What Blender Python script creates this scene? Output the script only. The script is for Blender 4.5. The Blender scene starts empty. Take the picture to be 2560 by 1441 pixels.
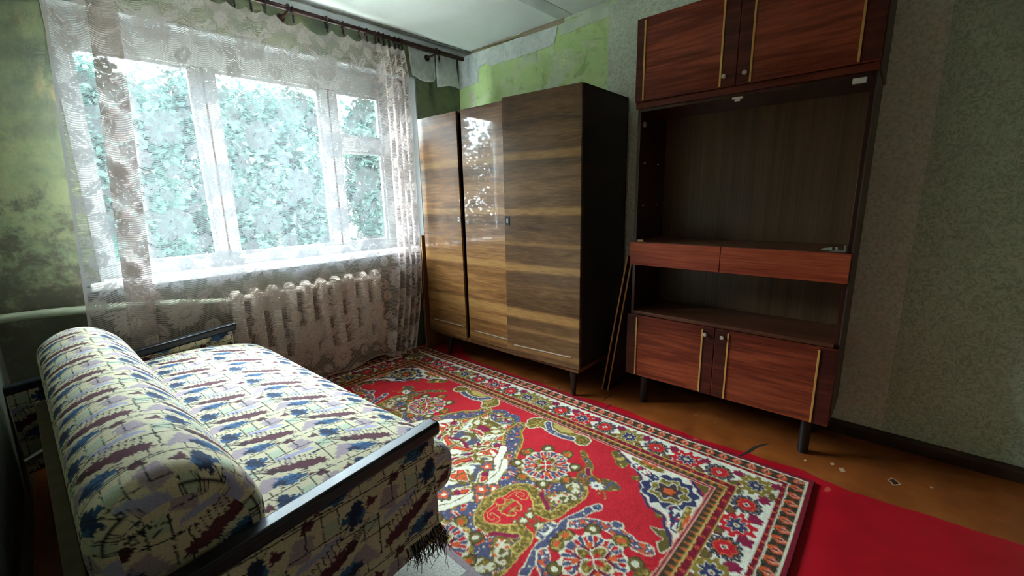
import bpy, bmesh, math, random
import numpy as np
from mathutils import Vector, Matrix
random.seed(7); RNG = np.random.default_rng(11)
SC = bpy.context.scene; COL = SC.collection
PI = math.pi

# ------------------------------------------------------------------ camera, sky, exposure
# X runs along the window wall (right wall at x=0), Y points out of the window (window wall at y=0)
CAM = (-2.7171, -3.0771, 1.2656); YAW, PITCH, ROLL, FPX = 0.82784, 0.20621, -0.02194, 1068.49
def set_camera():
    cy, sy, cp, sp = math.cos(YAW), math.sin(YAW), math.cos(PITCH), math.sin(PITCH)
    f = Vector((sy*cp, cy*cp, -sp)); r = Vector((cy, -sy, 0)); u = r.cross(f)
    c, s = math.cos(ROLL), math.sin(ROLL)
    r2 = r*c + u*s; u2 = u*c - r*s
    cam = bpy.data.cameras.new('camera'); o = bpy.data.objects.new('camera', cam); COL.objects.link(o)
    cam.sensor_fit = 'HORIZONTAL'; cam.sensor_width = 36; cam.lens = 36*FPX/2560
    cam.clip_start = .02; cam.clip_end = 200
    m = Matrix(((r2.x, u2.x, -f.x, CAM[0]), (r2.y, u2.y, -f.y, CAM[1]), (r2.z, u2.z, -f.z, CAM[2]), (0, 0, 0, 1)))
    o.matrix_world = m; SC.camera = o
set_camera()
W = bpy.data.worlds.new('overcast'); SC.world = W; W.use_nodes = True
W.node_tree.nodes['Background'].inputs[0].default_value = (.80, .95, 1.04, 1)
W.node_tree.nodes['Background'].inputs[1].default_value = 24.0
PL = bpy.data.lights.new('window_portal', 'AREA'); PL.shape = 'RECTANGLE'; PL.size = 2.08; PL.size_y = 1.38
PL.cycles.is_portal = True
PLO = bpy.data.objects.new('window_portal', PL); COL.objects.link(PLO)
PLO.location = (-1.515, .3, 1.56); PLO.rotation_euler = (-PI/2, 0, 0)
VS = SC.view_settings; VS.view_transform = 'Standard'; VS.look = 'None'; VS.gamma = 1; VS.use_curve_mapping = False
VS.exposure = 2.35
SC.cycles.use_denoising = True
SC.cycles.max_bounces = 8; SC.cycles.diffuse_bounces = 5; SC.cycles.glossy_bounces = 3
SC.cycles.transmission_bounces = 3; SC.cycles.transparent_max_bounces = 14
SC.cycles.use_adaptive_sampling = True; SC.cycles.adaptive_threshold = .07; SC.cycles.adaptive_min_samples = 16
SC.cycles.caustics_reflective = False; SC.cycles.caustics_refractive = False
SC.cycles.sample_clamp_indirect = 6

# ------------------------------------------------------------------ helpers
def lin(c):
    c = np.asarray(c, float)/255.
    return np.where(c <= .04045, c/12.92, ((c+.055)/1.055)**2.4)
def L(r, g, b): return tuple(lin((r, g, b))) + (1,)

class MB:
    def __init__(s): s.v = []; s.f = []; s.m = []
    def add(s, vs, fs, mi=0):
        n = len(s.v); s.v += [tuple(p) for p in vs]; s.f += [tuple(i+n for i in f) for f in fs]; s.m += [mi]*len(fs); return s
    def box(s, x0, x1, y0, y1, z0, z1, mi=0):
        x0, x1 = sorted((x0, x1)); y0, y1 = sorted((y0, y1)); z0, z1 = sorted((z0, z1))
        return s.add([(x0,y0,z0),(x1,y0,z0),(x1,y1,z0),(x0,y1,z0),(x0,y0,z1),(x1,y0,z1),(x1,y1,z1),(x0,y1,z1)],
                     [(3,2,1,0),(4,5,6,7),(0,1,5,4),(1,2,6,5),(2,3,7,6),(3,0,4,7)], mi)
    def hexa(s, b, t, mi=0):      # 4 bottom points, 4 top points, counter-clockwise from above
        return s.add(list(b)+list(t), [(3,2,1,0),(4,5,6,7),(0,1,5,4),(1,2,6,5),(2,3,7,6),(3,0,4,7)], mi)
    def tube(s, pts, rad, n=10, cap=True, mi=0):
        pts = [Vector(p) for p in pts]
        if not hasattr(rad, '__len__'): rad = [rad]*len(pts)
        rings = []; base = None; vs = []
        for i, p in enumerate(pts):
            t = (pts[min(i+1, len(pts)-1)] - pts[max(i-1, 0)]).normalized()
            if base is None: base = t.orthogonal().normalized()
            base = (base - t*base.dot(t)).normalized(); b2 = t.cross(base)
            for k in range(n):
                a = 2*PI*k/n; vs.append(p + (base*math.cos(a) + b2*math.sin(a))*rad[i])
        fs = [(i*n+k, i*n+(k+1) % n, (i+1)*n+(k+1) % n, (i+1)*n+k) for i in range(len(pts)-1) for k in range(n)]
        if cap: fs += [tuple(range(n))[::-1], tuple((len(pts)-1)*n+k for k in range(n))]
        return s.add(vs, fs, mi)
    def torus(s, c, axis, R, r, n=20, m=8, mi=0):
        ax = Vector(axis).normalized(); e1 = ax.orthogonal().normalized(); e2 = ax.cross(e1); c = Vector(c); vs = []
        for i in range(n):
            d = e1*math.cos(2*PI*i/n) + e2*math.sin(2*PI*i/n)
            for j in range(m):
                a = 2*PI*j/m; vs.append(c + d*(R + r*math.cos(a)) + ax*(r*math.sin(a)))
        return s.add(vs, [(i*m+j, ((i+1) % n)*m+j, ((i+1) % n)*m+(j+1) % m, i*m+(j+1) % m) for i in range(n) for j in range(m)], mi)
    def prism(s, poly, axis, a0, a1, mi=0):   # polygon in the two other axes, extruded along axis
        n = len(poly); vs = []
        for a in (a0, a1):
            for p, q in poly:
                vs.append({'x': (a, p, q), 'y': (p, a, q), 'z': (p, q, a)}[axis])
        fs = [tuple(range(n)), tuple(range(2*n-1, n-1, -1))] + [(i, i+n, (i+1) % n+n, (i+1) % n) for i in range(n)]
        return s.add(vs, fs, mi)

ROOT = {}     # object name -> location of its top-level thing
def link(o, parent=None):
    COL.objects.link(o)
    if parent is not None: o.parent = parent
    return o
def tag(o, label=None, cat=None, group=None, kind=None):
    if label: o['label'] = label
    if cat: o['category'] = cat
    if group: o['group'] = group
    if kind: o['kind'] = kind
    return o
def thing(name, loc, label, cat, rz=0, group=None, kind=None):
    o = bpy.data.objects.new(name, None); link(o); o.location = loc; o.rotation_euler = (0, 0, rz); o.empty_display_size = .1
    ROOT[o.name] = Vector(loc); return tag(o, label, cat, group, kind)
def finish(o, me, mats, smooth, bevel, seg=2):
    for m in (mats if isinstance(mats, (list, tuple)) else [mats]): me.materials.append(m)
    if bevel:
        b = o.modifiers.new('bevel', 'BEVEL'); b.width = bevel; b.segments = seg; b.limit_method = 'ANGLE'; b.angle_limit = .7
    if smooth or bevel:
        me.polygons.foreach_set('use_smooth', np.ones(len(me.polygons), bool))
        if not smooth or smooth == 'auto':
            try: me.set_sharp_from_angle(angle=math.radians(35))
            except Exception: pass
def obj(name, mb, mat, parent=None, org=None, bevel=0, smooth=False):
    """one mesh object; coordinates are given in room space, stored relative to the thing's base"""
    if parent is not None: org = ROOT[parent.name]
    elif org is None:
        a = np.array(mb.v); org = Vector(((a[:,0].min()+a[:,0].max())/2, (a[:,1].min()+a[:,1].max())/2, a[:,2].min()))
    org = Vector(org)
    me = bpy.data.meshes.new(name); me.from_pydata([tuple(Vector(p)-org) for p in mb.v], [], mb.f)
    if any(mb.m): me.polygons.foreach_set('material_index', np.array(mb.m, 'i'))
    bm = bmesh.new(); bm.from_mesh(me); bmesh.ops.recalc_face_normals(bm, faces=bm.faces); bm.to_mesh(me); bm.free()
    o = bpy.data.objects.new(name, me); link(o, parent); ROOT[o.name] = org
    if parent is None: o.location = org
    finish(o, me, mat, smooth, bevel); me.update(); return o
def grid(name, P, mat, parent=None, org=None, col=None, att=None, uv=None, closed=False, extra=None):
    """big grid mesh from an array (nu,nv,3); col = per-vertex colours, att = dict of float attributes"""
    patches = [(P, col, att, uv, closed)] + (extra or [])
    if parent is not None: org = ROOT[parent.name]
    if org is None: org = (float(P[...,0].mean()), float(P[...,1].mean()), float(P[...,2].min()))
    org = Vector(org); V = []; F = []; C = []; U = []; A = {}; n0 = 0
    for p, c, a, u, cl in patches:
        nu, nv = p.shape[:2]; V.append(p.reshape(-1, 3))
        I = np.arange(nu*nv).reshape(nu, nv) + n0
        if cl: I = np.concatenate([I, I[:1]], 0)
        F.append(np.stack([I[:-1,:-1], I[1:,:-1], I[1:,1:], I[:-1,1:]], -1).reshape(-1, 4))
        if c is not None: C.append(c.reshape(-1, 3))
        if u is not None: U.append(u.reshape(-1, 2))
        for k in (a or {}): A.setdefault(k, []).append(a[k].reshape(-1))
        n0 += nu*nv
    V = np.concatenate(V) - np.array(org); F = np.concatenate(F).astype('i')
    me = bpy.data.meshes.new(name)
    me.vertices.add(len(V)); me.vertices.foreach_set('co', V.astype('f').ravel())
    me.loops.add(F.size); me.loops.foreach_set('vertex_index', F.ravel())
    me.polygons.add(len(F)); me.polygons.foreach_set('loop_start', np.arange(0, F.size, 4, dtype='i'))
    me.update(calc_edges=True)
    if C:
        C = np.concatenate(C); at = me.attributes.new('tint', 'FLOAT_COLOR', 'POINT')
        at.data.foreach_set('color', np.concatenate([C, np.ones((len(C), 1))], 1).astype('f').ravel())
    for k, x in A.items():
        at = me.attributes.new(k, 'FLOAT', 'POINT'); at.data.foreach_set('value', np.concatenate(x).astype('f'))
    if U:
        U = np.concatenate(U); ul = me.uv_layers.new(name='UVMap'); ul.data.foreach_set('uv', U[F.ravel()].astype('f').ravel())
    o = bpy.data.objects.new(name, me); link(o, parent); ROOT[o.name] = org
    if parent is None: o.location = org
    me.validate(); finish(o, me, mat, True, 0); return o

# --------------------------------------------------------------- node materials
class NT:
    def __init__(s, name):
        s.m = bpy.data.materials.new(name); s.m.use_nodes = True; s.t = s.m.node_tree
        s.b = s.t.nodes['Principled BSDF']; s.out = s.t.nodes['Material Output']
    def n(s, typ, **kw):
        q = s.t.nodes.new('ShaderNode'+typ)
        for k, x in kw.items():
            if k.startswith('i_'):
                key = k[2:]; key = int(key) if key.isdigit() else key.replace('_', ' '); s.set(q.inputs[key], x)
            else: setattr(q, k, x)
        return q
    def set(s, inp, x):
        if isinstance(x, bpy.types.NodeSocket): s.t.links.new(x, inp)
        elif isinstance(x, bpy.types.Node): s.t.links.new(x.outputs[0], inp)
        else: inp.default_value = x
    def coord(s, kind='Object', scale=(1,1,1), rot=(0,0,0), loc=(0,0,0)):
        c = s.n('TexCoord'); mp = s.n('Mapping'); s.t.links.new(c.outputs[kind], mp.inputs[0])
        mp.inputs['Scale'].default_value = scale; mp.inputs['Rotation'].default_value = rot; mp.inputs['Location'].default_value = loc
        return mp.outputs[0]
    def noise(s, vec, scale=5, detail=3, rough=.5, dist=0):
        q = s.n('TexNoise'); s.set(q.inputs['Vector'], vec); q.inputs['Scale'].default_value = scale
        q.inputs['Detail'].default_value = detail; q.inputs['Roughness'].default_value = rough; q.inputs['Distortion'].default_value = dist
        return q.outputs['Fac']
    def ramp(s, fac, stops, interp='LINEAR'):
        q = s.n('ValToRGB'); e = q.color_ramp.elements; q.color_ramp.interpolation = interp
        while len(e) < len(stops): e.new(.5)
        for el, (p, c) in zip(e, stops): el.position = p; el.color = c if len(c) == 4 else (*c, 1)
        s.set(q.inputs[0], fac); return q.outputs[0]
    def mix(s, fac, a, b, mode='MIX'):
        q = s.n('Mix', data_type='RGBA', blend_type=mode); s.set(q.inputs[0], fac); s.set(q.inputs[6], a); s.set(q.inputs[7], b); return q.outputs[2]
    def math(s, op, a, b=0, c=None, clamp=False):
        q = s.n('Math', operation=op, use_clamp=clamp); s.set(q.inputs[0], a); s.set(q.inputs[1], b)
        if c is not None: s.set(q.inputs[2], c)
        return q.outputs[0]
    def smooth(s, x, a, b):
        q = s.n('MapRange', interpolation_type='SMOOTHSTEP'); s.set(q.inputs[0], x); q.inputs[1].default_value = a; q.inputs[2].default_value = b; return q.outputs[0]
    def sep(s, vec):
        q = s.n('SeparateXYZ'); s.set(q.inputs[0], vec); return q.outputs
    def bump(s, h, strength=.2, dist=.01):
        q = s.n('Bump'); s.set(q.inputs['Height'], h); q.inputs['Strength'].default_value = strength; q.inputs['Distance'].default_value = dist
        s.t.links.new(q.outputs[0], s.b.inputs['Normal'])
    def done(s, color=None, rough=.6, spec=.5, metal=0, coat=0, coat_rough=.05):
        if color is not None: s.set(s.b.inputs['Base Color'], color)
        s.set(s.b.inputs['Roughness'], rough); s.set(s.b.inputs['Specular IOR Level'], spec)
        s.b.inputs['Metallic'].default_value = metal; s.b.inputs['Coat Weight'].default_value = coat; s.b.inputs['Coat Roughness'].default_value = coat_rough
        return s.m
K = (0, 0, 0, 1); WH = (1, 1, 1, 1)
def plain(name, rgb, rough=.5, metal=0, var=.12, scale=30, spec=.5, bump=0):
    t = NT(name); c = t.coord(); f = t.noise(c, scale, 4)
    a = lin(rgb); col = t.ramp(f, [(.25, tuple(a*(1-var))), (.75, tuple(np.minimum(a*(1+var), 1)))])
    if bump: t.bump(f, bump, .004)
    return t.done(col, rough, spec, metal)
def wood(name, dark, mid, light, axis='y', rough=.3, coat=0, coat_rough=.05, bands=None, rot=0, across=22, along=1.3, spec=.5):
    t = NT(name); sc = {'x': (along, across, across), 'y': (across, along, across), 'z': (across, across, along)}[axis]
    c = t.coord('Object', sc, (rot, 0, 0)); f = t.noise(c, 1.0, 5, .6, .6)
    sc2 = tuple(5*v for v in sc); f2 = t.noise(t.coord('Object', sc2, (rot, 0, 0)), 1., 3, .6)
    sc3 = tuple(.22*v for v in sc); f3 = t.noise(t.coord('Object', sc3, (rot, 0, 0), (3, 1, 2)), 1., 2, .5, .4)
    ff = t.math('ADD', t.math('MULTIPLY', f, .38), t.math('ADD', t.math('MULTIPLY', f2, .30), t.math('MULTIPLY', f3, .32)))
    col = t.ramp(ff, [(.38, L(*dark)), (.5, L(*mid)), (.61, L(*light))])
    if bands:
        z = t.sep(t.coord('Object'))[2]; z2 = t.math('ADD', z, t.math('MULTIPLY', t.math('SUBTRACT', f3, .5), .05))
        tot = None
        for zc, w, amp in bands:
            d = t.math('ABSOLUTE', t.math('SUBTRACT', z2, zc)); g = t.math('MULTIPLY', t.math('SUBTRACT', 1., t.smooth(d, w*.35, w)), amp)
            tot = g if tot is None else t.math('MAXIMUM', tot, g)
        tot = t.math('MULTIPLY', tot, t.math('ADD', .1, t.math('MULTIPLY', f2, 1.7)), clamp=True)
        col = t.mix(tot, col, L(*bands_light))
    t.bump(ff, .03, .002)
    return t.done(col, rough, spec, 0, coat, coat_rough)
bands_light = (166, 122, 72)

M = {}
def attr_cloth(name, rough=.9, bump=.25, scale=420, sheen=0.):
    t = NT(name); a = t.n('Attribute', attribute_name='tint'); f = t.noise(t.coord(), scale, 2)
    col = t.mix(.55, a.outputs['Color'], t.mix(1., a.outputs['Color'], t.ramp(f, [(.3, (.55, .55, .55)), (.7, (1.25, 1.25, 1.25))]), 'MULTIPLY'))
    t.bump(f, bump, .003); return t.done(col, rough, .15)
M['rug'] = attr_cloth('rug_pile', .95, .5, 260)
M['sofa_cloth'] = attr_cloth('sofa_cloth', .85, .2, 500)

def mat_wall_green():
    t = NT('old_green_paint'); c = t.coord(); x, y, z = t.sep(c)
    n1 = t.noise(c, 2.2, 6, .65, .4); n2 = t.noise(c, 9, 6, .7, .3); n3 = t.noise(c, 34, 4, .7)
    col = t.ramp(n1, [(.36, L(96, 106, 92)), (.46, L(116, 128, 100)), (.54, L(128, 138, 104)), (.64, L(126, 120, 102))])
    col = t.mix(t.math('MULTIPLY', t.smooth(n2, .48, .66), .8), col, L(104, 108, 92))
    col = t.mix(t.smooth(t.noise(t.coord('Object', (1, 1, .35)), 7, 3), .6, .72), col, L(160, 140, 104))
    # mould, blooming low on the wall
    m = t.math('ADD', t.math('MULTIPLY', t.smooth(z, 2.1, .5), .40), t.math('MULTIPLY', n2, .62)); m = t.math('ADD', m, t.math('MULTIPLY', n3, .42))
    m = t.smooth(m, .72, .90); m = t.math('MULTIPLY', m, .82)
    col = t.mix(m, col, L(78, 78, 66))
    t.bump(n3, .12, .01); return t.done(col, .75, .3)
M['green_wall'] = mat_wall_green()
def mat_peeled():
    t = NT('peeled_green_plaster'); c = t.coord()
    n1 = t.noise(c, 2.6, 6, .65, .5); n2 = t.noise(c, 12, 6, .7, .6); n3 = t.noise(c, 40, 4)
    col = t.ramp(n1, [(.36, L(214, 224, 200)), (.44, L(222, 232, 190)), (.50, L(206, 230, 158)), (.56, L(212, 234, 166)), (.61, L(232, 226, 198)), (.68, L(238, 240, 226))])
    col = t.mix(t.math('MULTIPLY', t.smooth(n2, .54, .68), .8), col, L(184, 206, 128)); col = t.mix(t.math('MULTIPLY', t.smooth(t.noise(c, 5, 5, .7, .8), .56, .66), .6), col, L(150, 178, 112)); col = t.mix(t.smooth(n3, .66, .78), col, L(236, 240, 220))
    t.bump(n2, .1, .01); return t.done(col, .8, .3)
M['peeled'] = mat_peeled()
def mat_paper(name, a, b, c2, scale=26, dist=2.2):
    t = NT(name); c = t.coord(); f = t.noise(c, scale, 3, .55, dist); g = t.noise(c, 90, 3); h = t.noise(c, 1.6, 4)
    col = t.ramp(f, [(.38, L(*a)), (.5, L(*b)), (.62, L(*c2))]); col = t.mix(t.math('MULTIPLY', g, .35), col, L(*a))
    col = t.mix(t.smooth(h, .5, .8), col, L(*[v*.9 for v in b])); t.bump(f, .1, .004); return t.done(col, .8, .25)
M['paper_plain'] = mat_paper('speckled_wallpaper', (198, 206, 186), (222, 229, 208), (236, 241, 226), 60, .6)
M['paper_leaf'] = mat_paper('leaf_wallpaper', (164, 182, 158), (194, 212, 186), (212, 228, 204), 38, 2.2)
M['paper_grey'] = mat_paper('grey_paper_backing', (214, 218, 216), (230, 233, 231), (240, 242, 240), 14, 1.0)
M['pale_plaster'] = plain('pale_green_plaster', (222, 230, 210), .85, var=.1, scale=9, spec=.2)
def mat_frieze():
    t = NT('brown_frieze'); x, y, z = t.sep(t.coord()); p = t.math('FRACT', t.math('MULTIPLY', y, 13.))
    d = t.math('ADD', t.math('ABSOLUTE', t.math('SUBTRACT', p, .5)), t.math('ABSOLUTE', t.math('MULTIPLY', z, 16.)))
    r = t.math('ABSOLUTE', t.math('SUBTRACT', d, .35)); col = t.ramp(r, [(.04, L(118, 92, 76)), (.12, L(196, 178, 156))])
    return t.done(t.mix(t.math('MULTIPLY', t.noise(t.coord(), 60, 3), .6), col, L(120, 100, 84)), .8, .2)
M['frieze'] = mat_frieze()
M['ceiling'] = plain('whitewash', (246, 250, 248), .9, var=.05, scale=2.5, spec=.2)
M['ceiling_joint'] = plain('grey_whitewash', (218, 223, 220), .9, var=.08, scale=6, spec=.2)
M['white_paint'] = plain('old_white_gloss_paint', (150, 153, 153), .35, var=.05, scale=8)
M['sill_paint'] = plain('white_sill_paint', (228, 230, 228), .3, var=.04, scale=8)
M['radiator'] = plain('cream_radiator_enamel', (236, 229, 219), .4, var=.06, scale=10)
M['pipe'] = plain('pale_green_pipe_enamel', (178, 190, 168), .4, var=.08, scale=14)
M['skirting'] = plain('dark_brown_skirting', (58, 36, 22), .45, var=.25, scale=12)
def mat_floor():
    t = NT('painted_hardboard'); c = t.coord(); x, y, z = t.sep(c)
    w = t.math('MULTIPLY', t.math('SUBTRACT', t.noise(c, 2.2, 3, .5), .5), .16)
    e = t.math('ADD', x, w); far = t.math('MULTIPLY', t.smooth(y, -.62, -.25), .16); e = t.math('SUBTRACT', e, far)
    red = t.math('MULTIPLY', t.math('SUBTRACT', 1., t.smooth(e, -.545, -.532)), t.smooth(x, -2.64, -2.62))
    n = t.noise(c, 5, 5, .6); n2 = t.noise(c, 40, 4, .6)
    br = t.ramp(n, [(.3, L(114, 54, 19)), (.55, L(141, 73, 28)), (.75, L(158, 89, 40))])
    rd = t.ramp(n, [(.3, L(156, 9, 24)), (.6, L(178, 14, 31)), (.8, L(166, 28, 35))])
    col = t.mix(red, br, rd); col = t.mix(t.math('MULTIPLY', t.smooth(n2, .6, .8), .35), col, L(80, 34, 20))
    col = t.mix(t.math('MULTIPLY', t.smooth(t.noise(c, 11, 2), .7, .74), .4), col, L(200, 110, 90))
    t.bump(n2, .05, .004); return t.done(col, .42, .4)
M['floor'] = mat_floor()
M['chip_pale'] = plain('bare_hardboard_chip', (176, 138, 104), .8, var=.3, scale=60)
M['crack'] = plain('dark_crack', (26, 14, 10), .9)
WB = [(1.52, .036, .6), (1.18, .034, .65), (.82, .038, .75), (.50, .045, .8), (.26, .03, .45), (.98, .018, .3), (.40, .018, .35)]
M['walnut'] = wood('walnut_veneer', (78, 48, 26), (122, 82, 46), (158, 112, 66), 'y', .3, 1.0, .03, WB, spec=.3)
M['walnut_dull'] = wood('walnut_veneer_dull', (70, 48, 31), (98, 69, 44), (126, 92, 60), 'y', .34, .3, .1, WB, spec=.3)  # darker, less glossy walnut than on the other two doors
M['walnut_rail'] = wood('walnut_plinth', (74, 44, 26), (104, 66, 40), (126, 84, 52), 'y', .4)
M['wardrobe_side'] = plain('dark_stained_side', (30, 25, 22), .45, var=.2, scale=4)
M['black_wood'] = plain('black_lacquered_leg', (20, 20, 20), .35, var=.4, scale=30)
M['mahogany'] = wood('mahogany_veneer', (66, 20, 12), (108, 42, 24), (150, 70, 40), 'y', .38, .08, .15, None, -.12, 16, 1.0, spec=.25)
M['mahogany_light'] = wood('mahogany_drawer_veneer', (118, 44, 26), (152, 66, 40), (180, 92, 58), 'y', .4, .05, .1, None, .05, 30, 1.1, spec=.25)
M['mahogany_dark'] = wood('mahogany_dark_veneer', (48, 16, 12), (70, 26, 18), (90, 38, 26), 'y', .4, .05, .15, None, -.05, 20, 1.0, spec=.25)
M['mahogany_edge'] = wood('mahogany_edge_band', (72, 28, 16), (94, 38, 22), (112, 50, 30), 'y', .45, .0, spec=.25)
M['cab_dark'] = wood('dark_mahogany_panel', (40, 16, 12), (58, 24, 17), (74, 32, 22), 'z', .3, .2, .15)
M['cab_outer'] = wood('grey_brown_outer_panel', (52, 42, 36), (70, 58, 50), (84, 70, 60), 'z', .5)
M['cab_back'] = wood('brown_back_panel', (72, 50, 34), (96, 68, 44), (112, 82, 54), 'z', .4, .1, .2, None, 0, 40, .6)
M['cab_shelf'] = wood('dusty_shelf_veneer', (70, 36, 24), (92, 50, 32), (110, 66, 44), 'y', .32, .2, .12)
M['gilt'] = plain('brass_yellow_moulding', (196, 152, 78), .4, .2, var=.1)
M['knob'] = plain('pale_metal_knob', (206, 190, 176), .3, .5, var=.05)
M['white_plastic'] = plain('white_plastic_fitting', (200, 198, 188), .5, var=.05)
M['metal'] = plain('grey_metal_fitting', (170, 168, 158), .35, .8, var=.1)
M['alu'] = plain('aluminium_strip', (210, 200, 188), .3, .6, var=.05)
M['board_edge'] = plain('raw_board_edge', (176, 134, 86), .8, var=.25, scale=60)
M['board_face'] = wood('dark_board_veneer', (40, 20, 14), (58, 30, 20), (70, 38, 26), 'z', .4)
M['board_brown'] = wood('brown_board_veneer', (92, 52, 32), (116, 70, 44), (132, 84, 54), 'z', .4)
M['rail'] = plain('dark_brown_rail', (62, 36, 34), .4, .2, var=.25, scale=20)
M['ring'] = plain('brown_plastic_ring', (48, 30, 32), .4, var=.15)
M['arm_rail'] = plain('black_lacquered_armrest', (30, 33, 42), .3, var=.45, scale=26)
M['sofa_wood'] = plain('raw_sofa_frame', (104, 88, 66), .8, var=.2, scale=20)
M['sofa_base'] = plain('dark_sofa_base', (44, 34, 28), .8, var=.2)
M['thread'] = plain('dark_frayed_thread', (34, 28, 30), .9)
M['thread_pale'] = plain('pale_frayed_thread', (150, 138, 116), .9)
def mat_glass():
    t = NT('window_glass'); g = t.n('BsdfGlossy'); g.inputs['Roughness'].default_value = .02; tr = t.n('BsdfTransparent')
    tr.inputs[0].default_value = (.97, 1, .99, 1); lw = t.n('LayerWeight'); lw.inputs[0].default_value = .25
    mx = t.n('MixShader'); t.set(mx.inputs[0], t.math('MULTIPLY', lw.outputs['Fresnel'], .6)); t.set(mx.inputs[1], tr); t.set(mx.inputs[2], g)
    t.t.links.new(mx.outputs[0], t.out.inputs[0]); t.t.nodes.remove(t.b); return t.m
M['glass'] = mat_glass()
def mat_lace():
    t = NT('lace_net'); a = t.n('Attribute', attribute_name='lace').outputs['Fac']; d = t.n('Attribute', attribute_name='dense').outputs['Fac']
    uvn = t.n('UVMap'); u, v, _ = t.sep(uvn.outputs[0])
    j = t.math('MULTIPLY', t.math('SINE', t.math('MULTIPLY', u, 37.)), .0009)
    s = t.math('SINE', t.math('MULTIPLY', t.math('ADD', v, j), 2*PI/.0105)); stripe = t.smooth(s, -.35, .25)
    net = t.math('ADD', .18, t.math('MULTIPLY', stripe, .48))
    al = t.math('ADD', t.math('MULTIPLY', net, t.math('SUBTRACT', 1., a)), t.math('MULTIPLY', a, .86))
    al = t.math('MAXIMUM', al, d, clamp=True)
    df = t.n('BsdfDiffuse'); df.inputs[0].default_value = L(246, 228, 222); tl = t.n('BsdfTranslucent'); tl.inputs[0].default_value = L(78, 80, 84)
    m1 = t.n('MixShader'); m1.inputs[0].default_value = .38; t.set(m1.inputs[1], df); t.set(m1.inputs[2], tl)
    tr = t.n('BsdfTransparent'); m2 = t.n('MixShader'); t.set(m2.inputs[0], al); t.set(m2.inputs[1], tr); t.set(m2.inputs[2], m1)
    t.t.links.new(m2.outputs[0], t.out.inputs[0]); t.t.nodes.remove(t.b); return t.m
M['lace'] = mat_lace()
def mat_leaf(name, a, b):
    t = NT(name); n = t.noise(t.coord(), 1.3, 1); col = t.ramp(n, [(.3, L(*a)), (.7, L(*b))])
    df = t.n('BsdfDiffuse'); tl = t.n('BsdfTranslucent'); t.set(df.inputs[0], col); t.set(tl.inputs[0], col)
    m1 = t.n('MixShader'); m1.inputs[0].default_value = .45; t.set(m1.inputs[1], df); t.set(m1.inputs[2], tl)
    t.t.links.new(m1.outputs[0], t.out.inputs[0]); t.t.nodes.remove(t.b); return t.m
M['leaf1'] = mat_leaf('tree_leaves', (29, 41, 38), (45, 60, 54)); M['leaf2'] = mat_leaf('tree_leaves_pale', (34, 47, 44), (50, 66, 61))
M['bark'] = plain('tree_bark', (92, 82, 70), .9, var=.3, scale=6, bump=.5)
M['bounce_ground'] = plain('pale_bounce_ground', (206, 206, 194), .95, var=.3, scale=2)  # unseen ground, made pale to bounce daylight up to the ceiling

# ------------------------------------------------------------------ the room shell
WX, YB, H = -2.934, -4.5, 2.5
OX0, OX1, OZ0, OZ1 = -2.545, -.47, .86, 2.24         # window opening
def struct(name, mb, mat, org=(0, 0, 0), **k): return tag(obj(name, mb, mat, None, org, **k), kind='structure')
floor = struct('floor', MB().box(WX-.1, .1, YB-.1, .35, -.1, 0), M['floor'])
ceil = struct('ceiling', MB().box(WX-.1, .1, YB-.1, .35, H, H+.1), M['ceiling'])
obj('joint_strip', MB().box(WX, 0, -1.205, -1.09, H-.004, H+.001), M['ceiling_joint'], ceil)
wallw = struct('wall_window', MB().box(WX-.1, OX0, 0, .35, 0, H).box(OX1, .1, 0, .35, 0, H).box(OX0, OX1, 0, .35, OZ1, H).box(OX0, OX1, 0, .35, 0, OZ0), M['green_wall'])
wallr = struct('wall_right', MB().box(0, .1, YB, 0, 0, H), M['peeled'])
walll = struct('wall_left', MB().box(WX-.1, WX, YB, 0, 0, H), M['green_wall'])
struct('wall_back', MB().box(WX-.1, .1, YB-.1, YB, 0, H), M['paper_leaf'])
struct('baseboard_right', MB().prism([(-.001, 0), (-.022, 0), (-.022, .05), (-.012, .068), (-.001, .07)], 'y', YB, -.03), M['skirting'])
struct('trim_1', MB().box(WX, 0, -.155, 0, H-.014, H-.001), M['white_paint'], bevel=.005)

def sheet(name, outline, x0, x1, mat, parent, axis):
    """thin piece of paper with its own outline, lying on a wall"""
    return obj(name, MB().prism(outline, axis, x0, x1), mat, parent)
for k, (a, b) in enumerate(((-1.49, -2.31), (-2.305, -3.12), (-3.115, -3.9), (-3.895, -4.5))):
    t0 = -.0035 if k % 2 == 0 else -.002
    o = sheet('wallpaper_strip', [(a, .069), (b, .069), (b, H-.02), (a, H-.02)], -.0005, t0, M['paper_plain'] if k < 2 else M['paper_leaf'], wallr, 'x')
def ragged(pts, n=6, amp=.008, seed=1):
    r = random.Random(seed); out = []
    for i, (p, q) in enumerate(zip(pts, pts[1:]+pts[:1])):
        for k in range(n):
            t = k/n; out.append((p[0]+(q[0]-p[0])*t+r.uniform(-amp, amp)*(k > 0), p[1]+(q[1]-p[1])*t+r.uniform(-amp, amp)*(k > 0)))
    return out
sheet('paper_remnant', ragged([(-.004, 2.478), (-.004, 2.225), (-.065, 2.226), (-.245, 2.24), (-.262, 2.35), (-.34, 2.375), (-.40, 2.335), (-.72, 2.338), (-1.02, 2.345), (-1.05, 2.36), (-1.075, 2.44), (-1.08, 2.466), (-.5, 2.47)], 4, .004, 3), -.0005, -.003, M['paper_grey'], wallr, 'x')
sheet('frieze_strip', ragged([(-.745, 2.468), (-.75, 2.4995), (-1.13, 2.4995), (-1.135, 2.466)], 6, .002, 4), -.0005, -.004, M['frieze'], wallr, 'x')
sheet('torn_frieze_edge', ragged([(-.02, 2.476), (-.02, 2.498), (-.74, 2.498), (-.74, 2.472)], 24, .005, 5), -.0005, -.0035, M['frieze'], wallr, 'x')
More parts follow.
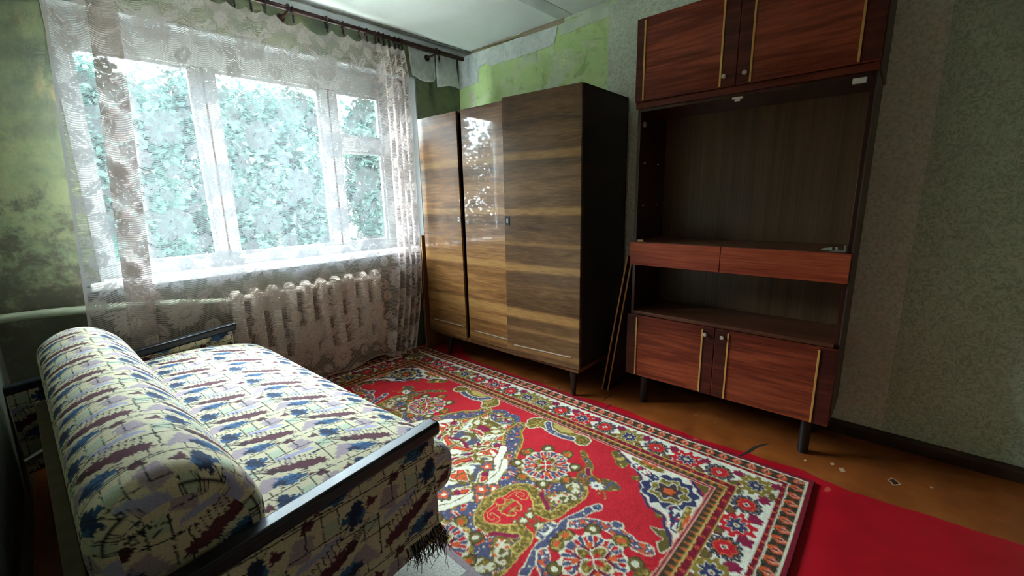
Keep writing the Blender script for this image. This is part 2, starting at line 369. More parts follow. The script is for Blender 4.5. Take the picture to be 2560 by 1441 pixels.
sheet('torn_frieze_edge', ragged([(-1.14, 2.482), (-1.14, 2.499), (-1.489, 2.499), (-1.489, 2.465)], 16, .006, 6), -.0005, -.003, M['pale_plaster'], wallr, 'x')
sheet('paper_remnant', ragged([(-1.08, 2.46), (-1.10, 2.39), (-1.30, 2.40), (-1.489, 2.41), (-1.489, 2.47), (-1.3, 2.475)], 5, .006, 8), -.0005, -.0022, M['pale_plaster'], wallr, 'x')
def flap(x0, x1, z0, z1, curl, seed):
    r = random.Random(seed); nu, nv = 14, 16; P = np.zeros((nu, nv, 3))
    for i in range(nu):
        for j in range(nv):
            u, v = i/(nu-1), j/(nv-1)
            P[i, j] = (x0+(x1-x0)*u, -.003-curl*(1-v)**2*(.5+.5*math.sin(3*u+seed))-.004*math.sin(9*u+seed)*(1-v), z0+(z1-z0)*v+.012*(1-v)*math.sin(5*u+seed))
    o = grid('paper_flap', P, M['paper_grey'], wallw); m = o.modifiers.new('thick', 'SOLIDIFY'); m.thickness = .0015
flap(-.52, -.262, 2.235, 2.46, .03, 2); flap(-.25, -.03, 2.215, 2.47, .045, 5)

# floor damage: chips and cracks (parts of the floor)
def chip(x, y, s, seed, ring=False):
    r = random.Random(seed); n = 11; pts = [(x+s*(.7+.6*r.random())*math.cos(2*PI*k/n), y+s*(.35+.5*r.random())*math.sin(2*PI*k/n)) for k in range(n)]
    mb = MB().prism(pts, 'z', .0001, .0008); obj('paint_chip', mb, M['chip_pale'], floor)
    if ring: obj('paint_chip', MB().prism([(x+(a-x)*.72, y+(b-y)*.72) for a, b in pts], 'z', .0002, .0012), M['skirting'], floor)
for a in ((-.354, -3.179, .03, 1, True), (-.395, -3.0, .02, 2, False), (-.37, -2.96, .012, 3, False), (-.36, -1.64, .022, 4, True), (-.52, -1.48, .02, 5, True), (-.42, -2.86, .008, 6, False), (-.33, -2.42, .006, 7, False), (-.30, -3.3, .01, 8, False)): chip(*a)
def crack(pts, wd):
    a = []; b = []
    for i, (x, y) in enumerate(pts):
        w = wd*math.sin(PI*(i+.3)/(len(pts)-.4)); a.append((x+w*.3, y+w)); b.append((x-w*.3, y-w))
    obj('floor_crack', MB().prism(a+b[::-1], 'z', .0001, .0009), M['crack'], floor)
crack([(-.60, -2.61), (-.55, -2.625), (-.50, -2.64), (-.46, -2.648), (-.41, -2.67), (-.365, -2.70)], .0075)
crack([(-.50, -1.80), (-.45, -1.795), (-.40, -1.80), (-.375, -1.805)], .004); crack([(-.56, -1.86), (-.53, -1.862), (-.51, -1.865)], .004)

# ------------------------------------------------------------------ window
win = thing('window_1', (-1.51, .12, OZ0), None, None, kind='structure')
F0, F1 = .10, .17
fr = MB().box(OX0, -2.478, F0, F1, .95, 2.06).box(-.755, OX1, F0, F1, .95, 2.06).box(OX0, OX1, F0, F1, 2.06, OZ1).box(OX0, OX1, F0, F1, OZ0, .95)
obj('window_frame', fr, M['white_paint'], win, bevel=.004)
obj('mullion', MB().box(-1.975, -1.868, F0-.005, F1, .95, 2.06), M['white_paint'], win, bevel=.006)
obj('mullion', MB().box(-1.228, -1.112, F0-.005, F1, .95, 2.06), M['white_paint'], win, bevel=.006)
obj('transom', MB().box(-1.112, -.755, F0-.002, F1, 1.645, 1.745), M['white_paint'], win, bevel=.006)
for x in (-1.922, -1.170): obj('sash_gap', MB().box(x-.004, x+.004, F0-.008, F0, .95, 2.06), M['skirting'], win)
for x0, x1, z0, z1 in ((-2.478, -1.975, .95, 2.06), (-1.868, -1.228, .95, 2.06), (-1.112, -.755, .95, 1.645), (-1.112, -.755, 1.745, 2.06)):
    obj('pane', MB().box(x0, x1, .135, .139, z0, z1), M['glass'], win)
    b = .018; obj('glazing_bead', MB().box(x0, x0+b, F0+.012, .134, z0, z1).box(x1-b, x1, F0+.012, .134, z0, z1).box(x0+b, x1-b, F0+.012, .134, z1-b, z1).box(x0+b, x1-b, F0+.012, .134, z0, z0+b), M['white_paint'], win)
obj('reveal_lining', MB().box(OX1-.012, OX1, -.003, F0, OZ0, OZ1-.012).box(OX0, OX0+.012, -.003, F0, OZ0, OZ1-.012).box(OX0, OX1, -.003, F0, OZ1-.012, OZ1), M['white_paint'], win)
obj('window_sill', MB().box(OX0-.05, OX1-.02, -.10, F0, .85, .885), M['sill_paint'], win, bevel=.008)

# ------------------------------------------------------------------ outside: trees
tag(obj('ground_outside', MB().box(-40, 40, .36, 60, -3.3, -3.2), M['bounce_ground'], None, (0, 0, 0)), kind='structure')
def tree(x, y, h, r, n, mat, seed, label):
    t = thing('tree', (x, y, -3.2), label, 'tree', group='trees outside the window'); rr = np.random.default_rng(seed)
    pts = [(x, y, -3.2), (x+.1, y, -1), (x-.05, y+.1, h*.4), (x+.15, y, h*.8)]
    mb = MB().tube(pts, [.2, .16, .11, .03], 8)
    for k in range(7):
        a = rr.uniform(0, 2*PI); z = rr.uniform(-.5, h*.6); l = r*rr.uniform(.5, .9); l = min(l, 1.1)
        mb.tube([(x, y, z), (x+l*.5*math.cos(a), y+l*.5*math.sin(a), z+l*.4), (x+l*math.cos(a), y+l*math.sin(a), z+l*.6)], [.06, .04, .012], 6)
    obj('trunk', mb, M['bark'], t, smooth=True)
    nb = 64; zz = rr.uniform(-1.8, h-.35, nb); wz = np.where(zz > h*.55, 1-.55*(zz-h*.55)/(h*.45), 1.)
    c = np.stack([rr.uniform(-1, 1, nb)*r*wz, rr.uniform(-1, 1, nb)*r*.8*wz, zz], 1)
    i = rr.integers(0, nb, n); p = c[i] + rr.normal(0, 1, (n, 3))*np.array([.30, .30, .26]); p[:, :2] = np.tanh(p[:, :2]/1.45)*1.29
    d1 = rr.normal(0, 1, (n, 3)); d1 /= np.linalg.norm(d1, axis=1)[:, None]; d2 = np.cross(d1, rr.normal(0, 1, (n, 3))); d2 /= np.linalg.norm(d2, axis=1)[:, None]
    s = rr.uniform(.05, .10, n)[:, None]; q = np.stack([p-d1*s, p-d2*s*.55, p+d1*s, p+d2*s*.55], 1)
    q[..., 0] += x; q[..., 1] += y
    V = q.reshape(-1, 3) - np.array(ROOT[t.name]); F = np.arange(4*n, dtype='i')
    me = bpy.data.meshes.new('crown'); me.vertices.add(4*n); me.vertices.foreach_set('co', V.astype('f').ravel())
    me.loops.add(4*n); me.loops.foreach_set('vertex_index', F); me.polygons.add(n); me.polygons.foreach_set('loop_start', F[::4]); me.update(calc_edges=True); me.materials.append(mat)
    o = bpy.data.objects.new('crown', me); link(o, t)
    o['kind'] = 'stuff'
tree(-1.85, 6.6, 3.55, 1.1, 20000, M['leaf1'], 1, 'leafy tree outside, seen through the left window pane')
tree(.75, 7.0, 3.6, 1.1, 20000, M['leaf2'], 2, 'leafy tree outside, seen through the wide middle window pane')
tree(3.35, 6.7, 3.8, 1.1, 20000, M['leaf1'], 3, 'leafy tree outside, seen through the small right window panes')
tree(-.35, 10.4, 4.3, 1.1, 15000, M['leaf2'], 6, 'tree further back outside, in the gap beside the first window mullion')
tree(2.75, 10.6, 4.5, 1.1, 15000, M['leaf1'], 7, 'tree further back outside, in the gap beside the second window mullion')
tree(5.6, 10.4, 4.6, 1.1, 12000, M['leaf2'], 8, 'tree further back outside, at the right edge of the window view')
tree(-6.2, 10.6, 4.6, 1.1, 12000, M['leaf1'], 9, 'added back-row tree left of the window view, masking sky in the wardrobe reflection')  # added out of view to block bright sky mirrored in the wardrobe doors
tree(-9.65, 6.9, 4.0, 1.1, 12000, M['leaf2'], 10, 'added pale tree out of view, second from the left end of the tree row, masking reflected sky')  # added to close a sky gap in the second door's reflection
tree(-12.25, 7.0, 4.0, 1.1, 12000, M['leaf1'], 11, 'tree outside at the very left end of the tree row')
tree(-9.2, 10.6, 4.6, 1.1, 12000, M['leaf1'], 12, 'added tree out of view, leftmost of the back row, masking reflected sky')  # added behind the front row, also only to cover mirrored sky
tree(-4.45, 7.0, 3.8, 1.1, 15000, M['leaf2'], 4, 'added pale leafy tree just left of the window view, masking reflected sky')  # added beside the view so the wardrobe reflects foliage, not sky
tree(-7.05, 6.8, 4.0, 1.1, 15000, M['leaf1'], 5, 'added leafy tree out of view, third from the left end of the tree row, masking reflected sky')  # outside the direct view, added to darken the wardrobe reflection

# ------------------------------------------------------------------ radiator and pipe
rad = thing('radiator', (-1.5, -.07, .16), 'cream cast-iron radiator under the window sill behind the lace', 'radiator')
def section(x):
    mb = MB(); zs = [.16, .2, .26, .4, .55, .68, .72, .745]; ws = [.02, .032, .032, .03, .03, .032, .031, .018]; dp = [.03, .05, .052, .045, .045, .052, .05, .028]
    n = 12; vs = []
    for z, w, d in zip(zs, ws, dp):
        for k in range(n):
            a = 2*PI*k/n; c, s = math.cos(a), math.sin(a)
            vs.append((x+w*abs(c)**.6*(1 if c > 0 else -1), -.075+d*abs(s)**.6*(1 if s > 0 else -1), z))
    fs = [(i*n+k, i*n+(k+1) % n, (i+1)*n+(k+1) % n, (i+1)*n+k) for i in range(len(zs)-1) for k in range(n)] + [tuple(range(n)), tuple((len(zs)-1)*n+k for k in range(n))]
    return mb.add(vs, fs)
s0 = obj('radiator_section', section(-1.97), M['radiator'], rad, smooth='auto')
for k in range(1, 10):
    c = s0.copy(); link(c, rad); c.location = (k*.105, 0, 0)
obj('header_pipe', MB().tube([(-2.03, -.075, .69), (-.98, -.075, .69)], .022, 12).tube([(-2.03, -.075, .21), (-.98, -.075, .21)], .022, 12), M['radiator'], rad, smooth='auto')
for x in (-1.86, -1.13): obj('wall_hook', MB().box(x-.012, x+.012, -.055, -.001, .655, .675), M['radiator'], rad, bevel=.003)
tag(obj('heating_pipe', MB().tube([(WX+.002, -.055, .775), (-2.75, -.055, .77), (-2.4, -.06, .745), (-2.2, -.07, .715), (-2.035, -.075, .69)], .021, 14), M['pipe'], None, smooth='auto'),
    'pale heating pipe running along the stained wall to the radiator', 'pipe')

# ------------------------------------------------------------------ curtain rail and rings
RY, RZ = -.128, 2.432
cr = thing('curtain_rail', (-1.4, RY, RZ), 'dark brown round curtain rail under the ceiling edge', 'curtain rail')
obj('rod', MB().tube([(-2.86, RY, RZ), (-.62, RY, RZ)], .0145, 14).tube([(-.66, RY, RZ), (-.06, RY, RZ)], .017, 14), M['rail'], cr, smooth='auto')
for x in (-2.72, -1.475, -.345):
    b = MB().tube([(x, -.001, RZ-.02), (x, -.012, RZ-.02)], .024, 14).tube([(x, -.01, RZ-.02), (x, RY-.002, RZ-.018)], .008, 10)
    b.torus((x, RY, RZ), (1, 0, 0), .021, .006)
    obj('bracket', b, M['rail'], cr, smooth='auto')
RINGS = [(-1.77, 'brown curtain ring, third to the left of the middle rail bracket', 1), (-1.682, 'brown curtain ring, second to the left of the middle rail bracket', 1), (-1.608, 'brown curtain ring, nearest on the left of the middle rail bracket', 1),
         (-1.449, 'brown curtain ring hanging right beside the middle rail bracket', 1), (-1.239, 'brown curtain ring, first lone one right of the middle rail bracket', 1), (-1.126, 'brown curtain ring, second lone one right of the middle rail bracket', 1),
         (-1.008, 'brown curtain ring, third to the right of the middle rail bracket', 1), (-.953, 'brown curtain ring just left of the bunched rings', 1)]
RINGS += [(x, w+' brown ring of the bunch above the gathered curtain end', 0) for x, w in ((-.889, 'leftmost'), (-.859, 'second from left'), (-.821, 'third from left'), (-.774, 'middle'), (-.727, 'third from right'), (-.694, 'second from right'), (-.666, 'rightmost'))]
RINGS += [(-.318, 'empty brown curtain ring beside the rail bracket nearest the corner', 1)]
ring0 = None
for k, (x, lab, _) in enumerate(RINGS):
    tilt = random.uniform(-.35, .35)
    if ring0 is None:
        t = thing('curtain_ring', (x, RY, RZ-.03), lab, 'curtain ring', group='rings on the curtain rail')
        r1 = obj('hoop', MB().torus((x, RY, RZ-.006), (1, 0, 0), .0225, .0042, 22, 8), M['ring'], t, smooth=True)
        r2 = obj('clip', MB().box(x-.006, x+.006, RY-.006, RY+.006, RZ-.062, RZ-.027).tube([(x, RY, RZ-.056), (x, RY-.009, RZ-.066), (x, RY-.003, RZ-.076)], .0042, 6), M['ring'], t, bevel=.001)
        ring0 = (t, r1, r2)
    else:
        t = ring0[0].copy(); link(t); t.location = (x, RY, RZ-.03); tag(t, lab, 'curtain ring', 'rings on the curtain rail')
        for p in ring0[1:]: c = p.copy(); link(c, t)
    t.rotation_euler = (0, 0, tilt)

# ------------------------------------------------------------------ lace curtain
def lace_tile(s, t):
    """lace pattern in metres -> solid part 0..1"""
    TW, TH = .47, .50; out = np.zeros_like(s)
    def wrap(cx, cy):
        return (s-cx+TW/2) % TW - TW/2, (t-cy+TH/2) % TH - TH/2
    def daisy(cx, cy, R, n, ring, ph=0.):
        nonlocal out
        x, y = wrap(cx, cy); r = np.hypot(x, y); a = np.arctan2(y, x)+ph
        pet = R*(.72+.28*np.abs(np.cos(n*a/2))**.7); m = (r < pet).astype(float)
        m *= 1-.55*((np.abs(np.sin(n*a/2)) < .16) & (r > R*.45))
        hole = (np.abs(r-ring) < ring*.22) & (np.sin(a*10) > -.2); m[hole & (r < pet)] = .05
        out = np.maximum(out, m)
    def leaf(cx, cy, l, w, ang):
        nonlocal out
        x, y = wrap(cx, cy); c, q = math.cos(ang), math.sin(ang); X = x*c+y*q; Y = -x*q+y*c; u = (X/l+.5)
        hw = w*np.sin(np.clip(u, 0, 1)*PI)**.8*(1+.18*np.sin(u*38)); m = ((u > 0) & (u < 1) & (np.abs(Y) < hw)).astype(float)
        m[np.abs(Y) < .0028] *= .15; m[np.abs(np.abs(Y)-(u*.02) % .012) < .001] *= .5; out = np.maximum(out, m)
    daisy(0, 0, .098, 13, .029); daisy(.235, .25, .088, 12, .027, .3)
    for cx, cy, R, p in ((.13, .10, .046, 0), (.36, .13, .043, .5), (.10, .37, .045, .2), (.39, .40, .046, .9), (.26, .02, .040, .4)):
        daisy(cx, cy, R, 7, .014, p)
    for cx, cy, l, w, a in ((.15, -.05, .10, .024, .7), (.33, .06, .085, .02, -.6), (.12, .19, .1, .024, 2.3), (.03, .30, .1, .024, .9), (.15, .31, .08, .02, -.2),
                            (.33, .33, .1, .024, .4), (.42, .24, .09, .022, 1.8), (.21, .41, .09, .022, -.9), (.30, .45, .08, .02, .8), (.05, .20, .08, .018, -.5), (.41, .05, .07, .018, .2), (.44, .31, .08, .02, -1.1)):
        leaf(cx, cy, l, w, a)
    return out
def make_lace():
    # plan path: left overlapping fold, gentle waves, gathered right end
    pts = [(-2.64, -.172)]
    pts += [(-2.60+.23*k/8, -.176+.006*math.sin(k)) for k in range(9)] + [(-2.362, -.183), (-2.372, -.19), (-2.43, -.193), (-2.492, -.19), (-2.503, -.182), (-2.492, -.166)]
    x = -2.48; ph = 0.
    while x < -.665:
        g = min(max((x+1.02)/.16, 0), 1); amp = .009+.026*g; wl = .30*(1-g)+.052*g
        pts.append((x, -.170-.004*g+amp*math.sin(ph))); st = .012*(1-g)+.0035*g; x += st; ph += 2*PI*st/wl
    pts = np.array(pts)
    for _ in range(2): pts[1:-1] = .25*pts[:-2]+.5*pts[1:-1]+.25*pts[2:]
    d = np.concatenate([[0], np.cumsum(np.hypot(*np.diff(pts, axis=0).T))]); S = d[-1]; n = int(S/.0052); m = 440
    s = np.linspace(0, S, n); X = np.interp(s, d, pts[:, 0]); Y = np.interp(s, d, pts[:, 1])
    hooks = sorted([-2.62, -2.50, -2.38, -2.24, -2.1, -1.98, -1.87] + [r[0] for r in RINGS[:-1]])
    hk = np.array(hooks); i = np.clip(np.searchsorted(hk, X)-1, 0, len(hk)-2); fr_ = np.clip((X-hk[i])/(hk[i+1]-hk[i]), 0, 1)
    zt = 2.372 - .42*np.minimum(hk[i+1]-hk[i], .22)*(4*fr_*(1-fr_))*.62
    zb = .055+.02*np.sin(X*5)+.02*np.sin(X*17)
    t = np.linspace(0, 1, m); Z = zb[:, None]+(zt-zb)[:, None]*t[None]
    h = (2.37-Z)/2.3
    f = (X+2.64)/(2.64-.665)
    Xl = -2.545-.085*np.clip((2.2-Z)/1.4, 0, 1.3); Xr = -.665-.13*np.clip((.8-Z)/.75, 0, 1)**1.5-.0*h
    XX = Xl+(Xr-Xl)*f[:, None]
    YY = np.repeat(Y[:, None], m, 1); YY = -.170+(YY+.170)*(1-.25*t[None]*0)
    toprow = np.clip((Z-2.15)/.22, 0, 1); YY = YY*(1-toprow*.75)+(-.135+(YY+.17)*.25)*toprow*.75
    g = np.clip((X+.95)/.2, 0, 1)[:, None]
    YY += .012*np.sin(XX*14+Z*3)*h*(1-g) - .02*g*np.clip((.9-Z)/.8, 0, 1)
    P = np.stack([XX, YY, Z], -1)
    ss = np.repeat(s[:, None], m, 1); tt = np.repeat((t*2.32)[None], n, 0)
    pat = lace_tile(ss+.06, tt+.13)
    k = np.array([.25, .5, .25])
    dense = np.zeros_like(pat); dense[:, tt[0] > 2.27] = .62; dense[:, tt[0] < .012] = .7; dense[:3] = .85; dense[-3:] = .75
    o = grid('lace_curtain', P, M['lace'], None, (-1.6, -.17, .05), att={'lace': pat, 'dense': dense}, uv=np.stack([ss, tt], -1))
    tag(o, 'white floral lace net curtain hanging over the whole window', 'curtain')
make_lace()

# ------------------------------------------------------------------ wardrobe
WRZ = math.atan2(.0296, 1.4787)                 # its far end stands a little off the wall line
wd = thing('wardrobe', (-.585, -1.676, 0), 'three-door walnut veneer wardrobe with black tapered legs in the corner', 'wardrobe', WRZ)
X0 = -.585; Y1 = -1.676; Y0 = Y1+1.479; ZB, ZT = .205, 1.884
bd = MB().box(X0+.022, -.03, Y1, Y1+.02, ZB, ZT).box(X0+.022, -.03, Y0-.02, Y0, ZB, ZT).box(X0+.022, -.03, Y1, Y0, ZT-.02, ZT+.001).box(X0+.022, -.03, Y1, Y0, ZB, ZB+.02).box(-.04, -.03, Y1, Y0, ZB, ZT)
bd.box(X0+.03, -.05, Y1+.56, Y1+.578, ZB, ZT)
obj('carcass', bd, M['wardrobe_side'], wd, bevel=.002)
obj('plinth_rail', MB().box(X0+.006, X0+.024, Y1+.01, Y0-.05, ZB-.032, ZB-.0005).box(X0+.024, -.05, Y1+.01, Y1+.03, ZB-.032, ZB-.0005).box(X0+.024, -.05, Y0-.07, Y0-.05, ZB-.032, ZB-.0005), M['walnut_rail'], wd, bevel=.002)
def leg(parent, x, y, z1, r0, r1, dx, dy, mat, tip=None):
    o = obj('leg', MB().tube([(x+dx, y+dy, .001), (x+dx*.95, y+dy*.95, .012), (x, y, z1)], [r0, r0*1.02, r1], 16), mat, parent, smooth='auto')
for x, y, dx, dy in ((X0+.05, Y1+.075, -.012, -.012), (X0+.05, Y0-.2, -.012, .012), (-.1, Y1+.075, .012, -.012), (-.1, Y0-.2, .012, .012)):
    leg(wd, x, y, ZB-.031, .013, .027, dx, dy, M['black_wood'])
def door(name, ya, yb, z0, z1, mat, dx, rot=0, sag=0):
    # thin overlay door; rot opens it about its hinge edge (ya)
    def pt(x, y, z):
        w = y-ya; c, s = math.cos(rot), math.sin(rot); xx = x-X0
        return (X0+xx*c-w*s+dx, ya+w*c+xx*s+sag*(z-z0), z)
    b = [pt(X0, ya, z0), pt(X0+.018, ya, z0), pt(X0+.018, yb, z0), pt(X0, yb, z0)]; t = [pt(X0, ya, z1), pt(X0+.018, ya, z1), pt(X0+.018, yb, z1), pt(X0, yb, z1)]
    return obj(name, MB().hexa(b, t), mat, wd, bevel=.0015), pt
d1, p1 = door('door', Y0-.447, Y0-.001, ZB-.012, ZT-.004, M['walnut'], 0, 0, .006)
d2, p2 = door('door', Y1+.545, Y0-.487, ZB, ZT-.008, M['walnut'], 0, 0, .001)
d3, p3 = door('door', Y1+.001, Y1+.560, ZB-.004, ZT-.001, M['walnut_dull'], -.001, .085)
def strip(dobj, pt, ya, yb, z):
    b = [pt(X0-.004, ya, z-.003), pt(X0, ya, z-.003), pt(X0, yb, z-.003), pt(X0-.004, yb, z-.003)]; t = [(q[0], q[1], q[2]+.006) for q in b]
    obj('metal_strip', MB().hexa(b, t), M['alu'], dobj)
strip(d1, p1, Y0-.42, Y0-.065, .295); strip(d2, p2, Y1+.565, Y0-.545, .282); strip(d3, p3, Y1+.055, Y1+.50, .275)
def keyhole(dobj, pt, y, z, w, h, mat):
    b = [pt(X0-.003, y-w, z-h), pt(X0, y-w, z-h), pt(X0, y+w, z-h), pt(X0-.003, y+w, z-h)]; t = [(q[0], q[1], q[2]+2*h) for q in b]
    o = obj('lock_plate', MB().hexa(b, t), mat, dobj)
    b = [pt(X0-.0042, y-w*.3, z-h*.5), pt(X0-.002, y-w*.3, z-h*.5), pt(X0-.002, y+w*.3, z-h*.5), pt(X0-.0042, y+w*.3, z-h*.5)]; t = [(q[0], q[1], q[2]+h) for q in b]
    obj('keyhole', MB().hexa(b, t), M['white_plastic'] if mat is M['black_wood'] else M['black_wood'], dobj)
keyhole(d1, p1, Y0-.425, 1.125, .009, .017, M['alu']); keyhole(d3, p3, Y1+.535, 1.125, .016, .03, M['black_wood'])

# loose boards
def leanboard(name, label, x0, x1, yb, yt, h, th, face, group=None):
    c = h/math.hypot(h, yt-yb); mb = MB()
    mb.hexa([(x0, yb, .001), (x1, yb, .001), (x1, yb+th, .001), (x0, yb+th, .001)], [(x0, yt, h), (x1, yt, h), (x1, yt+th, h), (x0, yt+th, h)])
    mb.m = [1, 1, 0, 1, 0, 1]
    return tag(obj(name, mb, [face, M['board_edge']], None, ((x0+x1)/2, yb, .001)), label, 'board', group)
leanboard('leaning_board', 'dark shelf board leaning on the cabinet, the one nearer the wardrobe', -.36, -.07, -1.716, -1.868, .912, .010, M['board_face'], 'loose shelf boards')
leanboard('leaning_board', 'dark shelf board leaning on the cabinet, the one touching the cabinet side', -.35, -.06, -1.752, -1.892, .90, .010, M['board_face'], 'loose shelf boards')
leanboard('upright_board', 'tall thin board with pale edge upright between curtain and wardrobe', -.63, -.1, -.150, -.168, .985, .007, M['board_brown'])
leanboard('upright_board', 'brown board standing against the window wall beside the curtain hem', -.60, -.12, -.105, -.085, .90, .008, M['board_brown'])

# ------------------------------------------------------------------ display cabinet with drawers
CX, CA, CB = -.381, -1.895, -2.926           # front plane, left side, right side (seen from the room)
cab = thing('display_cabinet', (-.2, (CA+CB)/2, 0), 'tall mahogany cabinet with open shelves, two drawers and lower doors', 'cabinet')
BK = -.012
bx = MB().box(CX+.02, BK, CA-.004, CA-.022, .19, 1.735).box(CX+.02, BK, CB+.004, CB+.022, .19, 1.735)
obj('side_panel', MB().box(CX+.018, BK, CA-.004, CA-.022, .19, 1.735), M['cab_dark'], cab, bevel=.001)
sp = obj('side_panel', MB().box(CX+.018, BK, CB+.006, CB+.022, .19, 1.735), M['cab_dark'], cab, bevel=.001)
obj('outer_facing', MB().box(CX+.016, BK, CB+.001, CB+.006, .19, 1.735), M['cab_outer'], sp)
obj('back_panel', MB().box(BK, -.004, CA-.004, CB+.004, .19, 1.735), M['cab_back'], cab)
obj('bottom_panel', MB().box(CX+.02, BK, CA-.022, CB+.022, .19, .208), M['cab_dark'], cab)
obj('shelf', MB().box(CX+.002, BK, CA-.022, CB+.022, .568, .588), M['cab_shelf'], cab, bevel=.001)
obj('shelf', MB().box(CX+.004, BK, CA-.022, CB+.022, .985, 1.004), M['cab_shelf'], cab, bevel=.001)
obj('drawer_floor', MB().box(CX+.02, BK, CA-.022, CB+.022, .868, .88), M['cab_dark'], cab)
mid = (CA+CB)/2
for a, b in ((CA, mid+.016), (mid+.013, CB+.003)):
    obj('drawer', MB().box(CX-.014, CX+.004, a, b, .869, 1.001), M['mahogany_light'], cab, bevel=.0015)
def cdoor(parent, a, b, z0, z1, s1, s2, kn, kz):
    d = obj('door', MB().box(CX-.016, CX+.0015, a, b, z0, z1), M['mahogany'], parent, bevel=.0015)
    for y, ye in ((s1, a), (s2, b)): obj('edge_veneer', MB().box(CX-.0165, CX-.0155, y, ye+(-.002 if ye > y else .002), z0+.002, z1-.002), M['mahogany_dark'], d)
    for y in (s1, s2): obj('moulding', MB().box(CX-.021, CX-.016, y-.0045, y+.0045, z0+.004, z1-.012), M['gilt'], d, bevel=.001)
    obj('knob', MB().tube([(CX-.016, kn, kz), (CX-.026, kn, kz), (CX-.028, kn, kz), (CX-.036, kn, kz), (CX-.040, kn, kz)], [.005, .005, .010, .011, .008], 14), M['knob'], d, smooth='auto')
    return d
cdoor(cab, CA, mid+.012, .188, .566, -1.957, -2.338, -2.356, .53)
cdoor(cab, mid+.008, CB+.002, .188, .566, -2.468, -2.857, -2.442, .53)
for x, y in ((CX+.04, CA-.10), (CX+.04, CB+.09), (-.08, CA-.10), (-.08, CB+.09)):
    obj('leg', MB().tube([(x, y, .001), (x, y, .012)], .0215, 18).tube([(x, y, .012), (x, y, .190)], .0235, 18), M['black_wood'], cab, smooth='auto')
# fittings left inside
for z in (1.16, 1.21, 1.40, 1.45):
    for x in (-.30, -.12):
        if z in (1.21, 1.45): obj('shelf_pin', MB().tube([(x, CA-.022, z), (x, CA-.030, z)], .0045, 8), M['white_plastic'], cab)
        else: obj('pin_hole', MB().tube([(x, CA-.0221, z), (x, CA-.0226, z)], .003, 8), M['cab_outer'], cab)
obj('cable_hole_cap', MB().tube([(-.315, CA-.022, 1.66), (-.315, CA-.025, 1.66)], .016, 18), M['white_plastic'], cab, smooth='auto')
obj('hinge_plate', MB().box(CX+.01, CX+.03, CA-.03, CA-.066, 1.005, 1.014), M['gilt'], cab)
obj('latch', MB().box(CX+.012, CX+.034, CB+.03, CB+.085, 1.005, 1.012).tube([(CX+.02, CB+.075, 1.016), (CX+.02, CB+.115, 1.012)], [.011, .004], 10).box(CX+.014, CX+.03, CB+.026, CB+.034, 1.005, 1.034).tube([(CX+.02, CB+.06, 1.004), (CX+.02, CB+.06, 1.026)], .007, 10), M['metal'], cab)
obj('top_panel', MB().box(CX+.012, BK, CA-.022, CB+.022, 1.719, 1.7345), M['cab_dark'], cab)
obj('door_catch', MB().box(CX+.014, CX+.034, mid+.025, mid-.02, 1.711, 1.719).box(CX+.017, CX+.03, mid+.014, mid-.01, 1.700, 1.711), M['white_plastic'], cab)
obj('door_catch', MB().box(CX+.014, CX+.03, CB+.035, CB+.082, 1.696, 1.719), M['white_plastic'], cab, bevel=.003)

top = thing('top_cabinet', (-.2, (CA+CB)/2, 1.736), 'mahogany two-door top cabinet standing on the tall cabinet', 'cabinet')
ZU = 2.182
obj('carcass', MB().box(CX+.002, BK, CA+.002, CB-.002, 1.736, 1.7665).box(CX+.002, BK, CA+.002, CA-.018, 1.7665, ZU).box(CX+.002, BK, CB-.002, CB+.018, 1.7665, ZU).box(CX+.002, BK, CA-.018, CB+.018, ZU-.018, ZU).box(BK, -.004, CA, CB, 1.736, ZU), M['mahogany_edge'], top, bevel=.001)
obj('side_facing', MB().box(CX+.004, BK, CB-.006, CB-.002, 1.737, ZU), M['cab_outer'], top)
cdoor(top, CA, mid+.008, 1.768, ZU-.002, -1.942, -2.334, -2.354, 1.812)
cdoor(top, mid+.004, CB, 1.768, ZU-.002, -2.466, -2.858, -2.444, 1.812)


# ------------------------------------------------------------------ pattern painting (woven / printed designs as per-point colours)
def vnoise(x, y, seed=0, wrap=None):
    g = np.random.default_rng(seed).random((64, 64)); n = wrap or 64
    xi = np.floor(x).astype(int); yi = np.floor(y).astype(int); fx = x-xi; fy = y-yi; fx = fx*fx*(3-2*fx); fy = fy*fy*(3-2*fy)
    a, b = xi % n, (xi+1) % n; c, d = yi % n, (yi+1) % n
    return (g[a, c]*(1-fx)+g[b, c]*fx)*(1-fy)+(g[a, d]*(1-fx)+g[b, d]*fx)*fy
def inpoly(x, y, poly):
    m = np.zeros(x.shape, bool); n = len(poly)
    for i in range(n):
        (x1, y1), (x2, y2) = poly[i], poly[(i+1) % n]
        if y1 == y2: continue
        m ^= ((y1 > y) != (y2 > y)) & (x < (x2-x1)*(y-y1)/(y2-y1)+x1)
    return m
def dseg(x, y, pts, closed=False):
    d = np.full(x.shape, 9.); P = list(pts)+([pts[0]] if closed else [])
    for (x1, y1), (x2, y2) in zip(P, P[1:]):
        dx, dy = x2-x1, y2-y1; t = np.clip(((x-x1)*dx+(y-y1)*dy)/(dx*dx+dy*dy+1e-12), 0, 1)
        d = np.minimum(d, np.hypot(x-x1-t*dx, y-y1-t*dy))
    return d
def smoothpoly(p, it=2, closed=True):
    for _ in range(it):
        q = []; n = len(p)
        for i in range(n if closed else n-1):
            a, b = p[i], p[(i+1) % n]; q += [(a[0]*.75+b[0]*.25, a[1]*.75+b[1]*.25), (a[0]*.25+b[0]*.75, a[1]*.25+b[1]*.75)]
        p = q if closed else [p[0]]+q+[p[-1]]
    return p
